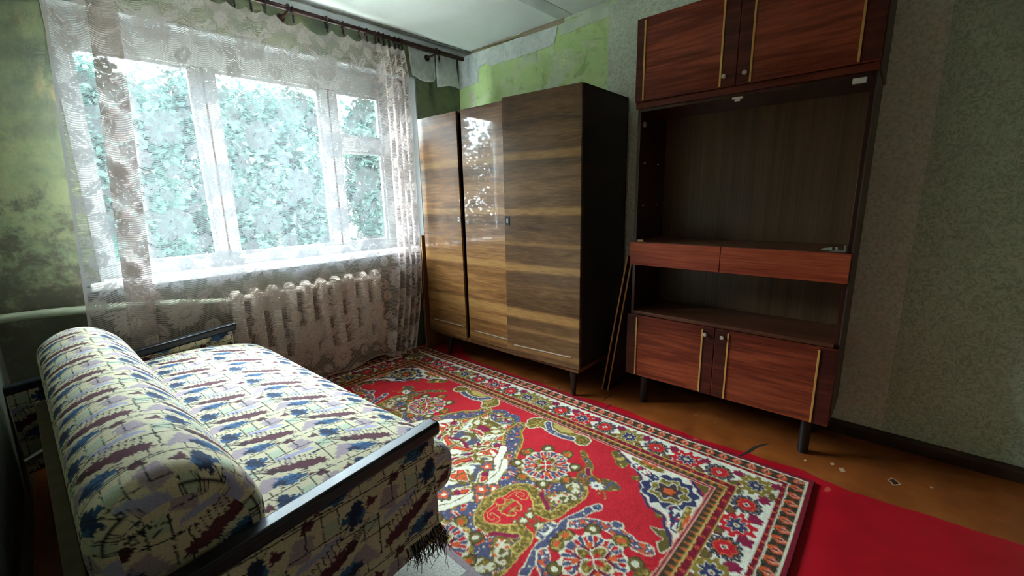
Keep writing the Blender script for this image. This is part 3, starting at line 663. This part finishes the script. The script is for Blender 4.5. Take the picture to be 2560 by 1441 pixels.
C = {k: lin(v) for k, v in dict(red=(188, 36, 46), cream=(214, 206, 178), white=(222, 216, 196), navy=(58, 58, 92), slate=(84, 84, 112), gold=(140, 116, 50), olive=(104, 90, 44), lgold=(190, 164, 92),
     dred=(122, 26, 40), orange=(202, 88, 46), magenta=(136, 34, 66), brown=(80, 58, 44), dark=(58, 50, 44), pink=(220, 150, 130)).items()}

def rug_quadrant():
    st = .003; HU, HW = 1.005, 1.45; u, w = np.meshgrid(np.arange(0, HU, st), np.arange(0, HW, st), indexing='ij')
    n1 = vnoise(u/.035, w/.035, 1)-.5; n2 = vnoise(u/.035, w/.035, 2)-.5; n3 = vnoise(u/.011, w/.011, 3)-.5; n4 = vnoise(u/.011, w/.011, 4)-.5
    U = u+.010*n1+.006*n3; V = w+.010*n2+.006*n4
    I = np.empty(u.shape+(3,)); I[:] = C['red']
    def fill(m, c): I[m] = C[c]
    def poly(p, c, line=None, lw=.006, sm=2):
        p = smoothpoly(p, sm)
        if line:
            for ln, k in ((line, lw),) if isinstance(line, str) else line: fill(dseg(U, V, p, True) < k, ln)
        m = inpoly(U, V, p); fill(m, c); return m
    def stroke(p, c, wd, line=None, lw=.005):
        p = smoothpoly(p, 2, False)
        d = dseg(U, V, p)
        if line: fill(d < wd+lw, line)
        fill(d < wd, c); return d < wd
    def polar(cx, cy):
        x, y = U-cx, V-cy; return np.hypot(x, y), np.arctan2(y, x)
    def flecks(m, cols, sc, th, seed):
        for k, c in enumerate(cols):
            f = vnoise(u/sc+7*k, w/sc+3*k, seed+k); fill(m & (f > th), c)
            if k == 0: fill(m & (f > th) & (f > th+.12), cols[-1])
    # --- central medallion, busy arabesque
    ctr = [(0, 0), (.57, 0), (.50, .10), (.41, .126), (.283, .222), (.168, .302), (.12, .36), (.05, .34), (0, .34)]
    m = poly(ctr, 'cream', (('slate', .05), ('gold', .012)), sm=2)
    a1 = np.sin(26*U+5*np.sin(17*V+1))+np.sin(31*V+4*np.sin(21*U)); a2 = np.sin(38*(U-V)+3*np.sin(25*V))+np.cos(34*(U+V)+3*np.cos(22*U))
    fill(m & (np.abs(a1) < .42), 'gold'); fill(m & (a1 > 1.0), 'red'); fill(m & (a1 > 1.55), 'orange'); fill(m & (a1 < -1.15), 'slate'); fill(m & (a2 > 1.45), 'magenta'); fill(m & (np.abs(a2) < .13), 'olive'); fill(m & (a2 < -1.6), 'white')
    # --- slate body with gold outline
    blue = [(.546, .121), (.504, .165), (.452, .175), (.418, .221), (.331, .278), (.259, .313), (.226, .357), (.182, .459), (.191, .518), (.256, .594), (.317, .617), (.321, .669), (.282, .715), (.226, .726), (.171, .713), (.125, .69), (.085, .663), (.092, .622), (.125, .577), (.143, .532), (.122, .485), (.09, .447), (.064, .417), (.073, .381), (.147, .344), (.198, .31), (.276, .259), (.327, .196), (.404, .136), (.468, .123)]
    m = poly(blue, 'slate', (('lgold', .019), ('gold', .014)), sm=1)
    f = vnoise(u/.022, w/.022, 21); fill(m & (f > .76), 'orange'); f = vnoise(u/.024, w/.024, 25); fill(m & (f > .77), 'cream'); fill(m & (f > .84), 'red'); f = vnoise(u/.03, w/.03, 23); fill(m & (f < .15), 'gold')
    m = poly([(.158, .607), (.137, .623), (.139, .67), (.171, .705), (.222, .72), (.24, .69), (.215, .645)], 'cream', 'gold', .01)
    f = vnoise(u/.018, w/.018, 31); fill(m & (f > .62), 'olive'); fill(m & (f < .3), 'orange')
    m = poly([(.26, .62), (.30, .625), (.31, .66), (.275, .70), (.24, .70)], 'cream', 'olive', .008); f = vnoise(u/.014, w/.014, 35); fill(m & (f > .6), 'gold')
    # --- white vine and gold scrolls round the inner red cartouche
    stroke([(.30, .21), (.20, .27), (.13, .305), (.08, .345), (.045, .405), (.012, .42)], 'white', .018, 'dred', .006)
    stroke([(.0, .36), (.08, .36), (.17, .335), (.22, .30)], 'white', .015, 'gold', .006)
    for c in ((.13, .262), (.035, .40), (.0, .36)):
        r, a = polar(*c); fill(r < .040*(1+.1*np.cos(8*a)), 'olive'); fill(r < .032, 'slate'); fill(r < .024*(1+.25*np.cos(5*a)), 'orange'); fill(r < .010, 'white')
    stroke([(.02, .435), (.09, .45), (.138, .49), (.145, .545), (.103, .598), (.066, .629), (.06, .669), (.092, .705), (.14, .70)], 'gold', .019, 'lgold', .006)
    stroke([(.03, .475), (.09, .478), (.115, .505), (.10, .545), (.07, .535), (.075, .51)], 'red', .008, 'lgold', .003)
    stroke([(.155, .575), (.12, .62), (.10, .655)], 'magenta', .009, 'gold', .003)
    m = poly([(0, .49), (.035, .495), (.05, .53), (.03, .57), (0, .58)], 'gold', 'lgold', .004); fill(m & (vnoise(u/.012, w/.012, 41) > .55), 'red')
    for c, k in (((.02, .625), .026), ((.0, .69), .03), ((.045, .60), .012)):
        r, a = polar(*c); fill(r < k*(1+.3*np.cos(7*a)), 'olive'); fill(r < k*.5*(1+.3*np.cos(6*a)), 'cream')
    m = poly([(.0, .70), (.03, .69), (.055, .715), (.04, .75), (.0, .765)], 'slate', 'lgold', .006); fill(m & (vnoise(u/.012, w/.012, 44) > .6), 'white')
    # --- arcs hugging the end rosette
    d = [(.0, .758), (.03, .757), (.087, .758), (.158, .775), (.215, .79), (.243, .80)]
    stroke(d, 'slate', .016, 'cream', .004); m = stroke([(.10, .785), (.145, .83), (.172, .89), (.168, .955), (.156, 1.0), (.165, 1.055)], 'slate', .022, 'cream', .005)
    for c in ((.235, .80), (.205, .91)): r, a = polar(*c); fill(r < .024, 'cream'); fill(r < .019, 'slate')
    f = vnoise(u/.012, w/.012, 47); fill(m & (f > .7), 'orange'); fill(m & (f < .22), 'white')
    # --- rosettes
    def rosette(cx, cy, R):
        r, a = polar(cx, cy)
        for k in range(8):
            th = k*PI/4+.2; r2, a2 = polar(cx+R*1.24*math.cos(th), cy+R*1.24*math.sin(th)); fill(r2 < R*.30, 'brown'); fill(r2 < R*.24, 'olive' if k % 2 else 'gold'); fill(r2 < R*.12, 'cream' if k % 2 else 'orange')
        fill(r < R*(1.03+.05*np.cos(16*a)), 'cream'); z = (r < R*.97) & (r > R*.70); fill(z & (np.sin(16*a) > .25), 'slate'); fill(z & (np.sin(16*a) < -.35) & (r < R*.93), 'red')
        z = r < R*.70; fill(z & (np.cos(8*a) > .2), 'orange'); fill(z & (np.cos(8*a) < -.5), 'slate'); fill((r < R*.66) & (r < R*(.40+.26*np.abs(np.cos(2*a)))), 'dred')
        z = r < R*(.12+.46*np.abs(np.cos(2*a))**1.4); fill(r < R*(.16+.5*np.abs(np.cos(2*a))**1.4), 'cream'); fill(z, 'gold'); fill(r < R*(.05+.26*np.abs(np.cos(2*a))**2), 'red'); fill(np.minimum(np.abs(U-cx+V-cy), np.abs(U-cx-V+cy)) < .004*(r < R*.4) , 'white')
    rosette(.322, .468, .112); rosette(0., .934, .115)
    # --- bird, side cartouche, leaves
    m = poly([(.547, .533), (.517, .572), (.476, .636), (.404, .669), (.386, .698), (.431, .774), (.4, .83), (.365, .79), (.34, .749), (.346, .699), (.314, .697), (.321, .657), (.361, .618), (.415, .631), (.462, .62), (.488, .552)], 'olive', 'gold', .006)
    f = vnoise(u/.014, w/.014, 51); fill(m & (f > .66), 'slate'); fill(m & (f < .2), 'orange')
    poly([(.44, .625), (.40, .64), (.375, .665), (.40, .67), (.44, .65)], 'magenta', 'lgold', .004)
    r, a = polar(.353, .73); fill(r < .027*(1+.15*np.cos(9*a)), 'white'); fill(r < .008, 'slate')
    for q in (((.345, .75), (.315, .765), (.30, .755)), ((.345, .76), (.32, .79), (.30, .80))): stroke(list(q), 'gold', .003)
    poly([(.60, .30), (.645, .40), (.665, .50), (.60, .535), (.565, .49), (.60, .44), (.58, .37), (.565, .30), (.585, .22), (.52, .20), (.545, .145), (.62, .13), (.665, .18), (.665, .28)], 'gold', 'cream', .007)
    stroke([(.64, .24), (.61, .26), (.575, .31), (.578, .38), (.595, .43)], 'slate', .016, 'white', .006); poly([(.665, .27), (.625, .28), (.61, .34), (.63, .40), (.665, .42)], 'lgold', 'olive', .004)
    m = poly([(.633, .648), (.652, .698), (.618, .757), (.547, .765), (.542, .734), (.594, .688)], 'olive', 'gold', .005); fill(m & (vnoise(u/.016, w/.016, 55) > .6), 'lgold')
    poly([(.374, .993), (.39, 1.022), (.361, 1.035), (.339, 1.009)], 'gold', 'olive', .004)
    poly([(.519, .808), (.538, .841), (.509, .855), (.493, .832)], 'gold', 'olive', .004)
    m = poly([(.284, 1.007), (.284, 1.033), (.301, 1.086), (.268, 1.112), (.221, 1.108), (.182, 1.094), (.213, 1.065), (.259, 1.079), (.253, 1.056)], 'olive', 'cream', .004)
    poly([(.09, 1.09), (.05, 1.07), (.0, 1.075), (0, 1.12), (.07, 1.12)], 'gold', 'olive', .006)
    # --- corner spandrel
    EU, EW = .668, 1.116
    sp = [(.67, .668), (.653, .685), (.618, .757), (.562, .845), (.513, .872), (.455, .895), (.433, .923), (.398, .954), (.385, .997), (.373, 1.039), (.325, 1.055), (.311, 1.078), (.288, 1.10), (.238, 1.118), (.67, 1.12)]
    poly(sp, 'white', (('navy', .016), ('pink', .004)), sm=1)
    r, a = polar(.526, .985); fill(r < .118*(1+.07*np.cos(11*a)), 'white'); fill(r < .111*(1+.08*np.cos(11*a)), 'navy'); fill(r < .083*(1+.1*np.cos(8*a)), 'cream'); fill(r < .077*(1+.1*np.cos(8*a)), 'gold'); fill(r < .054*(1+.2*np.cos(6*a)), 'cream'); fill(r < .049*(1+.2*np.cos(6*a)), 'navy'); fill(r < .040*(1+.25*np.cos(6*a)), 'brown'); fill(r < .022*(1+.2*np.cos(5*a)), 'orange')
    for q in ([(.60, .80), (.58, .87), (.57, .90)], [(.43, 1.045), (.37, 1.075), (.33, 1.09)]): m = stroke(q, 'navy', .022, 'white', .006); fill(m & (vnoise(u/.012, w/.012, 61) > .66), 'white'); fill(m & (vnoise(u/.012, w/.012, 63) > .74), 'red')
    for q in ([(.645, .76), (.63, .84), (.645, .90)], [(.48, 1.09), (.40, 1.095), (.33, 1.11)]): m = stroke(q, 'gold', .013, 'cream', .003)
    for q in ([(.655, .80), (.655, .87)], [(.43, 1.105), (.36, 1.108)]): stroke(q, 'orange', .008)
    poly([(.64, 1.06), (.665, 1.06), (.665, 1.115), (.60, 1.115)], 'olive', None)
    # --- border bands by distance from the field edge
    D = np.maximum(u-EU, (w-EW)); Dj = D+.003*n3
    along = np.where(u-EU > w-EW, w, u); al2 = along
    def band(a, b, c): m = (Dj >= a) & (Dj < b); fill(m, c); return m
    band(-.006, .0, 'pink'); band(0, .008, 'dred'); band(.008, .013, 'pink')
    m = band(.013, .043, 'brown'); tri = np.abs(((al2/.034) % 1)-.5)*2; fill(m & (tri < (Dj-.013)/.03*.8), 'olive'); fill(m & (tri < (Dj-.02)/.03*.55), 'orange'); fill(m & (tri > .93), 'dark')
    band(.043, .051, 'lgold'); m = band(.051, .079, 'dred'); q = np.hypot(((al2/.065) % 1-.5)*.065, D-.065); fill(m & (q < .009), 'orange'); fill(m & (q < .004), 'dred'); fill(m & (vnoise(u/.01, w/.01, 71) > .72), 'magenta')
    band(.079, .085, 'lgold'); main = band(.085, .226, 'white')
    m = band(.226, .246, 'dred'); q = np.hypot(((al2/.05) % 1-.5)*.05, D-.236); fill(m & (q < .006), 'orange')
    band(.246, .252, 'cream'); m = band(.252, .304, 'dark')
    p = (al2/.062) % 1-.5; yy = (D-.278)/.026; fill(m & (np.abs(p*2) < .75-.5*np.abs(yy+.2*np.sin(9*p))), 'orange'); fill(m & (np.abs(p*2) < .42-.5*np.abs(yy-.2)), 'pink'); fill(m & (np.abs(p*2) < .2-.3*np.abs(yy)), 'dred'); fill(m & (np.abs(yy-.9*np.sin(2*PI*p)) < .09), 'olive')
    band(.304, .313, 'cream'); band(.313, .5, 'dred')
    # --- main-border flowers
    spots = []
    cu, cw = .806, 1.256
    for k in range(0, 6): spots.append((cu-.145*k-(.01 if k else 0), cw, k))
    for k in range(1, 9): spots.append((cu, cw-.150*k, k))
    for fx, fy, k in spots:
        x, y = U-fx, V-fy; r = np.hypot(x, y); a = np.arctan2(y, x)
        if k % 2 == 0:
            big, core = ('gold', 'navy') if k % 4 == 0 else ('red', 'navy'); jag = 1+.16*np.sign(np.cos(10*a))*np.abs(np.cos(10*a))**.5
            fill(main & (r < .067*jag), big); fill(main & (r < .038*(1+.25*np.cos(8*a))), 'cream'); fill(main & (r < .033*(1+.25*np.cos(8*a))), core); fill(main & (r < .011), 'cream'); fill(main & (r < .006), 'magenta' if k % 4 == 0 else 'gold')
        else:
            fill(main & (r < .060*(1+.07*np.cos(12*a))), 'dark'); z = main & (r < .056) & (r > .044); fill(z & (np.sin(14*a) > .3), 'slate'); fill(z & (np.sin(14*a) < -.93), 'white'); fill(main & (r < .039*(1+.10*np.cos(8*a))), 'orange'); fill(main & (r < .033*(1+.10*np.cos(8*a))), 'red')
            fill(main & (np.abs(x)+np.abs(y) < .014), 'white'); fill(main & (np.abs(x)+np.abs(y) < .008), 'dark')
        for sx, sy, c in ((.074, .048, 'magenta'), (-.074, -.048, 'magenta'), (.072, -.045, 'olive'), (-.072, .045, 'olive')):
            hx, hy = (sx, sy) if fy > 1.2 and k > 0 else (sy, sx)
            r2 = np.hypot(U-fx-hx, V-fy-hy); a2 = np.arctan2(V-fy-hy, U-fx-hx); R2 = .025 if c == 'magenta' else .017; fill(main & (r2 < R2*(1+.2*np.cos(6*a2))) & (r > .062), c)
            if c == 'olive': fill(main & (np.abs(r2-.021) < .0022) & (r > .062), 'brown')
    g = np.all(I == C['gold'], -1) & (D < 0); f = vnoise(u/.009, w/.009, 83)
    fill(g & (f > .60), 'olive'); fill(g & (f < .24), 'lgold'); fill(g & (vnoise(u/.007, w/.007, 85) > .84), 'brown')
    g = np.all(I == C['slate'], -1) & (D < 0); f = vnoise(u/.010, w/.010, 87); fill(g & (f > .86), 'cream'); fill(g & (f < .13), 'navy')
    I *= (.88+.24*vnoise(u/.006, w/.006, 81))[..., None]; I *= (.92+.16*vnoise(u/.10, w/.10, 89))[..., None]
    return I, st
def make_rug():
    I, st = rug_quadrant(); x0, x1, y0, y1 = -2.60, -.592, -2.925, -.027; xc, yc = (x0+x1)/2, (y0+y1)/2
    nx, ny = 450, 650; X, Y = np.meshgrid(np.linspace(x0, x1, nx), np.linspace(y0, y1, ny), indexing='ij')
    iu = np.abs(X-xc)/st; iw = np.abs(Y-yc)/st; iu = np.clip(iu, 0, I.shape[0]-1.01); iw = np.clip(iw, 0, I.shape[1]-1.01)
    a, b = iu.astype(int), iw.astype(int); fa, fb = (iu-a)[..., None], (iw-b)[..., None]
    col = (I[a, b]*(1-fa)+I[a+1, b]*fa)*(1-fb)+(I[a, b+1]*(1-fa)+I[a+1, b+1]*fa)*fb
    Z = .0125+.0022*(vnoise(X*3+20, Y*3+20, 5)-.5)+.0012*(vnoise(X/.012+900, Y/.012+900, 6)-.5)
    XX = X+.006*np.sin(Y*3.1)*np.clip((X-xc)/1., -1, 1)+.0; YY = Y+.005*np.sin(X*4)*np.clip((Y-yc)/1.4, -1, 1)
    P = np.stack([XX, YY, Z], -1); e = P.copy()
    P = np.concatenate([P[:1], P, P[-1:]], 0); P = np.concatenate([P[:, :1], P, P[:, -1:]], 1)
    P[0, :, 2] = P[-1, :, 2] = .001; P[:, 0, 2] = P[:, -1, 2] = .001
    col = np.concatenate([col[:1], col, col[-1:]], 0); col = np.concatenate([col[:, :1], col, col[:, -1:]], 1)
    tag(grid('patterned_rug', P, M['rug'], None, (xc, yc, .001), col=col), 'red oriental rug with cream flower border in front of the sofa', 'rug')
make_rug()

# ------------------------------------------------------------------ sofa
def fabric_tile():
    n = 256; s, t = np.meshgrid((np.arange(n)+.5)/n, (np.arange(n)+.5)/n, indexing='ij'); N = lambda k, sd: vnoise(s*k, t*k, sd, k)-.5
    I = np.empty((n, n, 3)); cr = lin((226, 214, 182)); I[:] = cr
    ja = .050*N(30, 3)+.034*N(62, 4); jb = .036*N(30, 5)+.026*N(62, 6)
    def fill(p, rgb, rag=1.):
        for ox in (-1, 0, 1):
            for oy in (-1, 0, 1): I[inpoly(s+ja*rag, t+jb*rag, [(x+ox, y+oy) for x, y in p])] = lin(rgb)
    def line(p, w=.0065, rgb=(44, 42, 46), wob=.25):
        for ox in (-1, 0, 1):
            for oy in (-1, 0, 1): I[dseg(s+ja*wob, t+jb*wob, [(x+ox, y+oy) for x, y in p]) < w] = lin(rgb)
    MR, BL, NV, MV, LI, GR = (104, 60, 70), (72, 112, 158), (50, 64, 94), (182, 162, 170), (176, 174, 208), (196, 206, 180)
    fill([(.56, .04), (.97, .00), (.80, .30), (.66, .22)], MV); fill([(.0, .58), (.20, .50), (.27, .76), (.08, .82)], MV); fill([(.30, .40), (.46, .38), (.44, .48), (.32, .50)], (196, 180, 178))
    fill([(.36, .62), (.53, .62), (.53, .79), (.36, .79)], GR, .4); fill([(.80, .40), (.98, .40), (.98, .56), (.80, .56)], GR, .4)
    fill([(.03, .40), (.50, .50), (.52, .58), (.05, .48)], LI, .9)
    fill([(.04, .02), (.30, .10), (.66, .31), (.74, .44), (.50, .38), (.25, .26), (.06, .16)], MR, 1.2)
    fill([(.34, -.04), (.58, -.06), (.72, .06), (.64, .17), (.46, .12)], BL, 1.2); fill([(.56, .02), (.70, .00), (.74, .09), (.62, .13)], NV, 1.2)
    fill([(.64, .54), (.80, .58), (.82, .78), (.72, .90), (.61, .74)], NV, 1.3); fill([(.55, .66), (.64, .64), (.64, .73), (.56, .73)], (58, 96, 140), .8); fill([(.74, .60), (.86, .64), (.80, .74)], BL, 1.2)
    fill([(.84, .68), (1.0, .76), (.86, .84)], MR); fill([(.14, .84), (.24, .80), (.30, .90), (.20, .97)], MR, 1.3); fill([(.30, .94), (.37, .91), (.37, 1.0)], MR)
    for k in range(8): line([(.13+.055*k, .17+.033*k), (.09+.055*k, .33+.030*k), (.125+.055*k, .30+.033*k)], .0055)
    for k in range(6): line([(.50+.032*k, .24+.012*k), (.70+.032*k, .50+.012*k)], .0045)
    for k in range(5): line([(.30, .015+.022*k), (.70, -.06+.024*k)], .004)
    line([(0, .90), (1, .90)], .0075); line([(0, .93), (.62, .93)]); line([(.50, .50), (1.0, .50)], .0075); line([(0, .60), (.36, .60)]); line([(.36, .60), (.62, .60)]); line([(.0, .345), (.12, .345)]); line([(.74, .33), (1.1, .33)])
    line([(.36, .56), (.36, .90)]); line([(.53, .50), (.53, .90)]); line([(.80, .30), (.80, .58)]); line([(.98, .02), (.98, .56)], .0075); line([(.18, .60), (.18, .90)]); line([(.10, .93), (.10, 1.06)]); line([(.80, .90), (.80, 1.02)])
    line([(.53, .50), (.86, .90)], .005); line([(.74, .33), (.98, .50)], .005)
    I *= (.95+.1*vnoise(s*60, t*60, 9, 60))[..., None]
    return I
FT = fabric_tile()
def fabric(s, t, T=.215):
    n = FT.shape[0]; a = (s/T*n) % n; b = (t/T*n) % n; i = a.astype(int) % n; j = b.astype(int) % n; fa, fb = (a-i)[..., None], (b-j)[..., None]; i2, j2 = (i+1) % n, (j+1) % n
    return (FT[i, j]*(1-fa)+FT[i2, j]*fa)*(1-fb)+(FT[i, j2]*(1-fa)+FT[i2, j2]*fa)*fb
SO = (-1.89, -2.05, 0); SRZ = math.radians(1.9)
sofa = thing('sofa', SO, 'small patterned sofa with black armrest rails along the left wall', 'sofa', SRZ)
def cushion(name, prof, y0, y1, rnd, crown, soff, bulge=.0):
    """closed cross-section (x,z) swept along y, rounded at the ends, with end caps"""
    prof = smoothpoly(prof, 3); p = np.array(prof+[prof[0]]); d = np.concatenate([[0], np.cumsum(np.hypot(*np.diff(p, axis=0).T))])
    ns = int(d[-1]/.0034); s = np.linspace(0, d[-1], ns, endpoint=False); px = np.interp(s, d, p[:, 0]); pz = np.interp(s, d, p[:, 1]); cx, cz = px.mean(), pz.mean()
    ny = int((y1-y0)/.0034); y = np.linspace(y0, y1, ny); e = np.minimum(y-y0, y1-y); k = np.clip(1-e/rnd, 0, 1); inset = rnd*.75*(1-np.sqrt(np.clip(1-k*k, 0, 1)))
    soft = crown*np.clip(1-e/.28, 0, 1)**2
    nx_ = px-cx; nz_ = pz-cz; l = np.hypot(nx_, nz_); nx_, nz_ = nx_/l, nz_/l
    X = px[:, None]-nx_[:, None]*inset[None]; Z = pz[:, None]-nz_[:, None]*inset[None]-soft[None]*np.clip((pz-cz)/(pz.max()-cz), 0, 1)[:, None]
    Y = np.repeat(y[None], ns, 0); wob = .003*(vnoise(X*9+40, Y*5+40, 8)-.5); Z = Z+wob
    P = np.stack([X, Y, Z], -1); S = np.repeat((s+soff)[:, None], ny, 1); col = fabric(S, Y+3)
    ex = []
    for j, yy, sg in ((0, y0, -1), (ny-1, y1, 1)):
        q = np.linspace(0, 1, 24)[None]; ccz = P[:, j, 2].mean(); xs = P[:, j, 0][:, None]*(1-q)+cx*q; zs = P[:, j, 2][:, None]*(1-q)+ccz*q
        ys = np.full(xs.shape, yy)+sg*bulge*(1-(1-q)**2); ex.append((np.stack([xs, ys, zs], -1) if sg > 0 else np.stack([xs, ys, zs], -1), fabric(xs+5, zs+2.03), None, None, True))
    return grid(name, P, M['sofa_cloth'], sofa, col=col, closed=True, extra=ex)
cushion('seat_cushion', [(-2.12, .312), (-1.96, .312), (-1.905, .325), (-1.888, .385), (-1.892, .435), (-1.915, .475), (-1.98, .508), (-2.1, .533), (-2.25, .548), (-2.4, .543), (-2.55, .53), (-2.63, .50), (-2.64, .38), (-2.60, .312), (-2.4, .312)], -2.045, -.335, .05, .028, .0)
cushion('back_cushion', [(-2.47, .49), (-2.455, .56), (-2.475, .64), (-2.515, .71), (-2.575, .762), (-2.64, .772), (-2.70, .752), (-2.745, .715), (-2.764, .67), (-2.762, .56), (-2.72, .49), (-2.6, .47)], -2.04, -.345, .06, .03, .11, .012)
def arm(yo, yi, face_out):
    f = lambda x: .53+(x+2.88)/(2.88-2.01)*(.605-.53)      # underside line of the rail rises to the front
    a = obj('armrest', MB().hexa([(-2.87, min(yo, yi)+.006, .12), (-2.02, min(yo, yi)+.006, .225), (-2.02, max(yo, yi)-.006, .225), (-2.87, max(yo, yi)-.006, .12)],
                                 [(-2.87, min(yo, yi)+.006, .49), (-2.02, min(yo, yi)+.006, .565), (-2.02, max(yo, yi)-.006, .565), (-2.87, max(yo, yi)-.006, .49)]), M['sofa_base'], sofa)
    X0a, X1a = -2.905, -1.995
    rb = MB().hexa([(X0a, min(yo, yi), .488), (X1a, min(yo, yi), .565), (X1a, max(yo, yi), .565), (X0a, max(yo, yi), .488)], [(X0a, min(yo, yi), .528), (X1a, min(yo, yi), .606), (X1a, max(yo, yi), .606), (X0a, max(yo, yi), .528)])
    r = obj('arm_rail', rb, M['arm_rail'], a, bevel=.009)
    for yy, sg in ((min(yo, yi)+.006, -1), (max(yo, yi)-.006, 1)):
        nx, nz = 250, 130; u = np.linspace(0, 1, nx)[:, None]+np.zeros((1, nz)); v = np.zeros((nx, 1))+np.linspace(0, 1, nz)[None]
        x = -2.87+.85*u; zb = .12+.105*u; zt = .492+.075*u; z = zb+(zt-zb)*v; th = .003*np.sin(np.clip(np.minimum(np.minimum(u, 1-u)*25, np.minimum(v, 1-v)*14), 0, 1)*PI/2)
        P = np.stack([x, yy+sg*(th+.0005), z], -1)
        grid('fabric_panel', P if sg > 0 else P[:, ::-1], M['sofa_cloth'], a, col=fabric(x+5.1, z+2.1, .24) if sg > 0 else fabric(x+5.1, z+2.1, .24)[:, ::-1])
    nx, nz = 14, 110; u = np.linspace(0, 1, nx)[:, None]+np.zeros((1, nz)); z = .225+.342*(np.zeros((nx, 1))+np.linspace(0, 1, nz)[None])
    y = min(yo, yi)+.0055+(abs(yo-yi)-.011)*u; P = np.stack([-2.0195+.002*np.sin(u*PI), y, z], -1)
    grid('fabric_edge', P, M['sofa_cloth'], a, col=fabric(y+1.2, z+2.1)); return a
an = arm(-2.10, -2.05, -1); af = arm(-.275, -.325, 1)
obj('base_box', MB().box(-2.12, -2.70, -2.02, -.36, .13, .311), M['sofa_base'], sofa)
for x in (-2.17, -2.65):
    for y in (-1.95, -.43): obj('leg', MB().tube([(x, y, .014), (x, y, .13)], [.018, .024], 12), M['black_wood'], sofa, smooth='auto')
obj('back_board', MB().box(-2.80, -2.766, -2.02, -.40, .44, .462), M['sofa_wood'], sofa, bevel=.003)
obj('back_support', MB().box(-2.76, -2.68, -1.98, -.4, .30, .48), M['sofa_base'], sofa)
obj('hinge_rod', MB().tube([(-2.86, -.62, .30), (-2.79, -.60, .32)], .012, 10), M['metal'], sofa, smooth='auto')
def frays():
    for nm, mt, n, sd in (('frayed_threads', M['thread'], 110, 3), ('frayed_threads', M['thread_pale'], 45, 4)):
        r = random.Random(sd); mb = MB()
        for k in range(n):
            q = r.random()**1.6; x = -2.018-.13*q+r.uniform(-.004, .004); y = -2.098+r.uniform(-.003, .012); z = .24-.0*q; l = r.uniform(.02, .09)*(1-.4*q)*(1.7 if r.random() < .15 else 1)
            o = .03*r.random()*(1-q); pts = [(x, y, z+.02), (x+o*.6, y-.006, z-.01*r.random()), (x+o+r.uniform(-.012, .012), y-.008+r.uniform(-.012, .008), z-l*.6), (x+o*.8+r.uniform(-.02, .02), y-.006+r.uniform(-.018, .014), z-l)]
            mb.tube(pts, [.0013, .0012, .001, .0006], 4, False)
        o = obj(nm, mb, mt, an); o['kind'] = 'stuff'
frays()

# ------------------------------------------------------------------ woven mat by the sofa
def mat_mat():
    t = NT('woven_check_mat'); c = t.coord(); x, y, z = t.sep(c); f = t.noise(t.coord('Object', (60, 400, 1)), 1, 3); g = t.noise(c, 160, 3)
    ch = t.math('GREATER_THAN', t.math('SINE', t.math('MULTIPLY', t.math('ADD', y, -.32), 2*PI/.42)), 0.)
    bord = t.math('GREATER_THAN', x, .322); isw = t.math('MULTIPLY', ch, t.math('SUBTRACT', 1., bord))
    col = t.mix(isw, t.ramp(f, [(.3, L(128, 112, 118)), (.7, L(164, 150, 152))]), t.ramp(g, [(.3, L(168, 166, 156)), (.7, L(214, 212, 202))]))
    t.bump(f, .4, .003); return t.done(col, .95, .15)
M['mat'] = mat_mat()
def make_mat():
    nx, ny = 60, 90; u, v = np.meshgrid(np.linspace(0, 1, nx), np.linspace(0, 1, ny), indexing='ij'); x = -2.60+.70*u; y = -2.95+1.03*v
    z = .018+.004*vnoise(x*7+30, y*7+30, 12); P = np.stack([x+.004*np.sin(y*9), y, z], -1); P[0, :, 2] = P[-1, :, 2] = .0145; P[:, 0, 2] = P[:, -1, 2] = .0145
    tag(grid('floor_mat', P, M['mat'], None, (-2.25, -2.43, .015)), 'pale grey and mauve woven mat beside the sofa arm on the rug', 'mat')
make_mat()
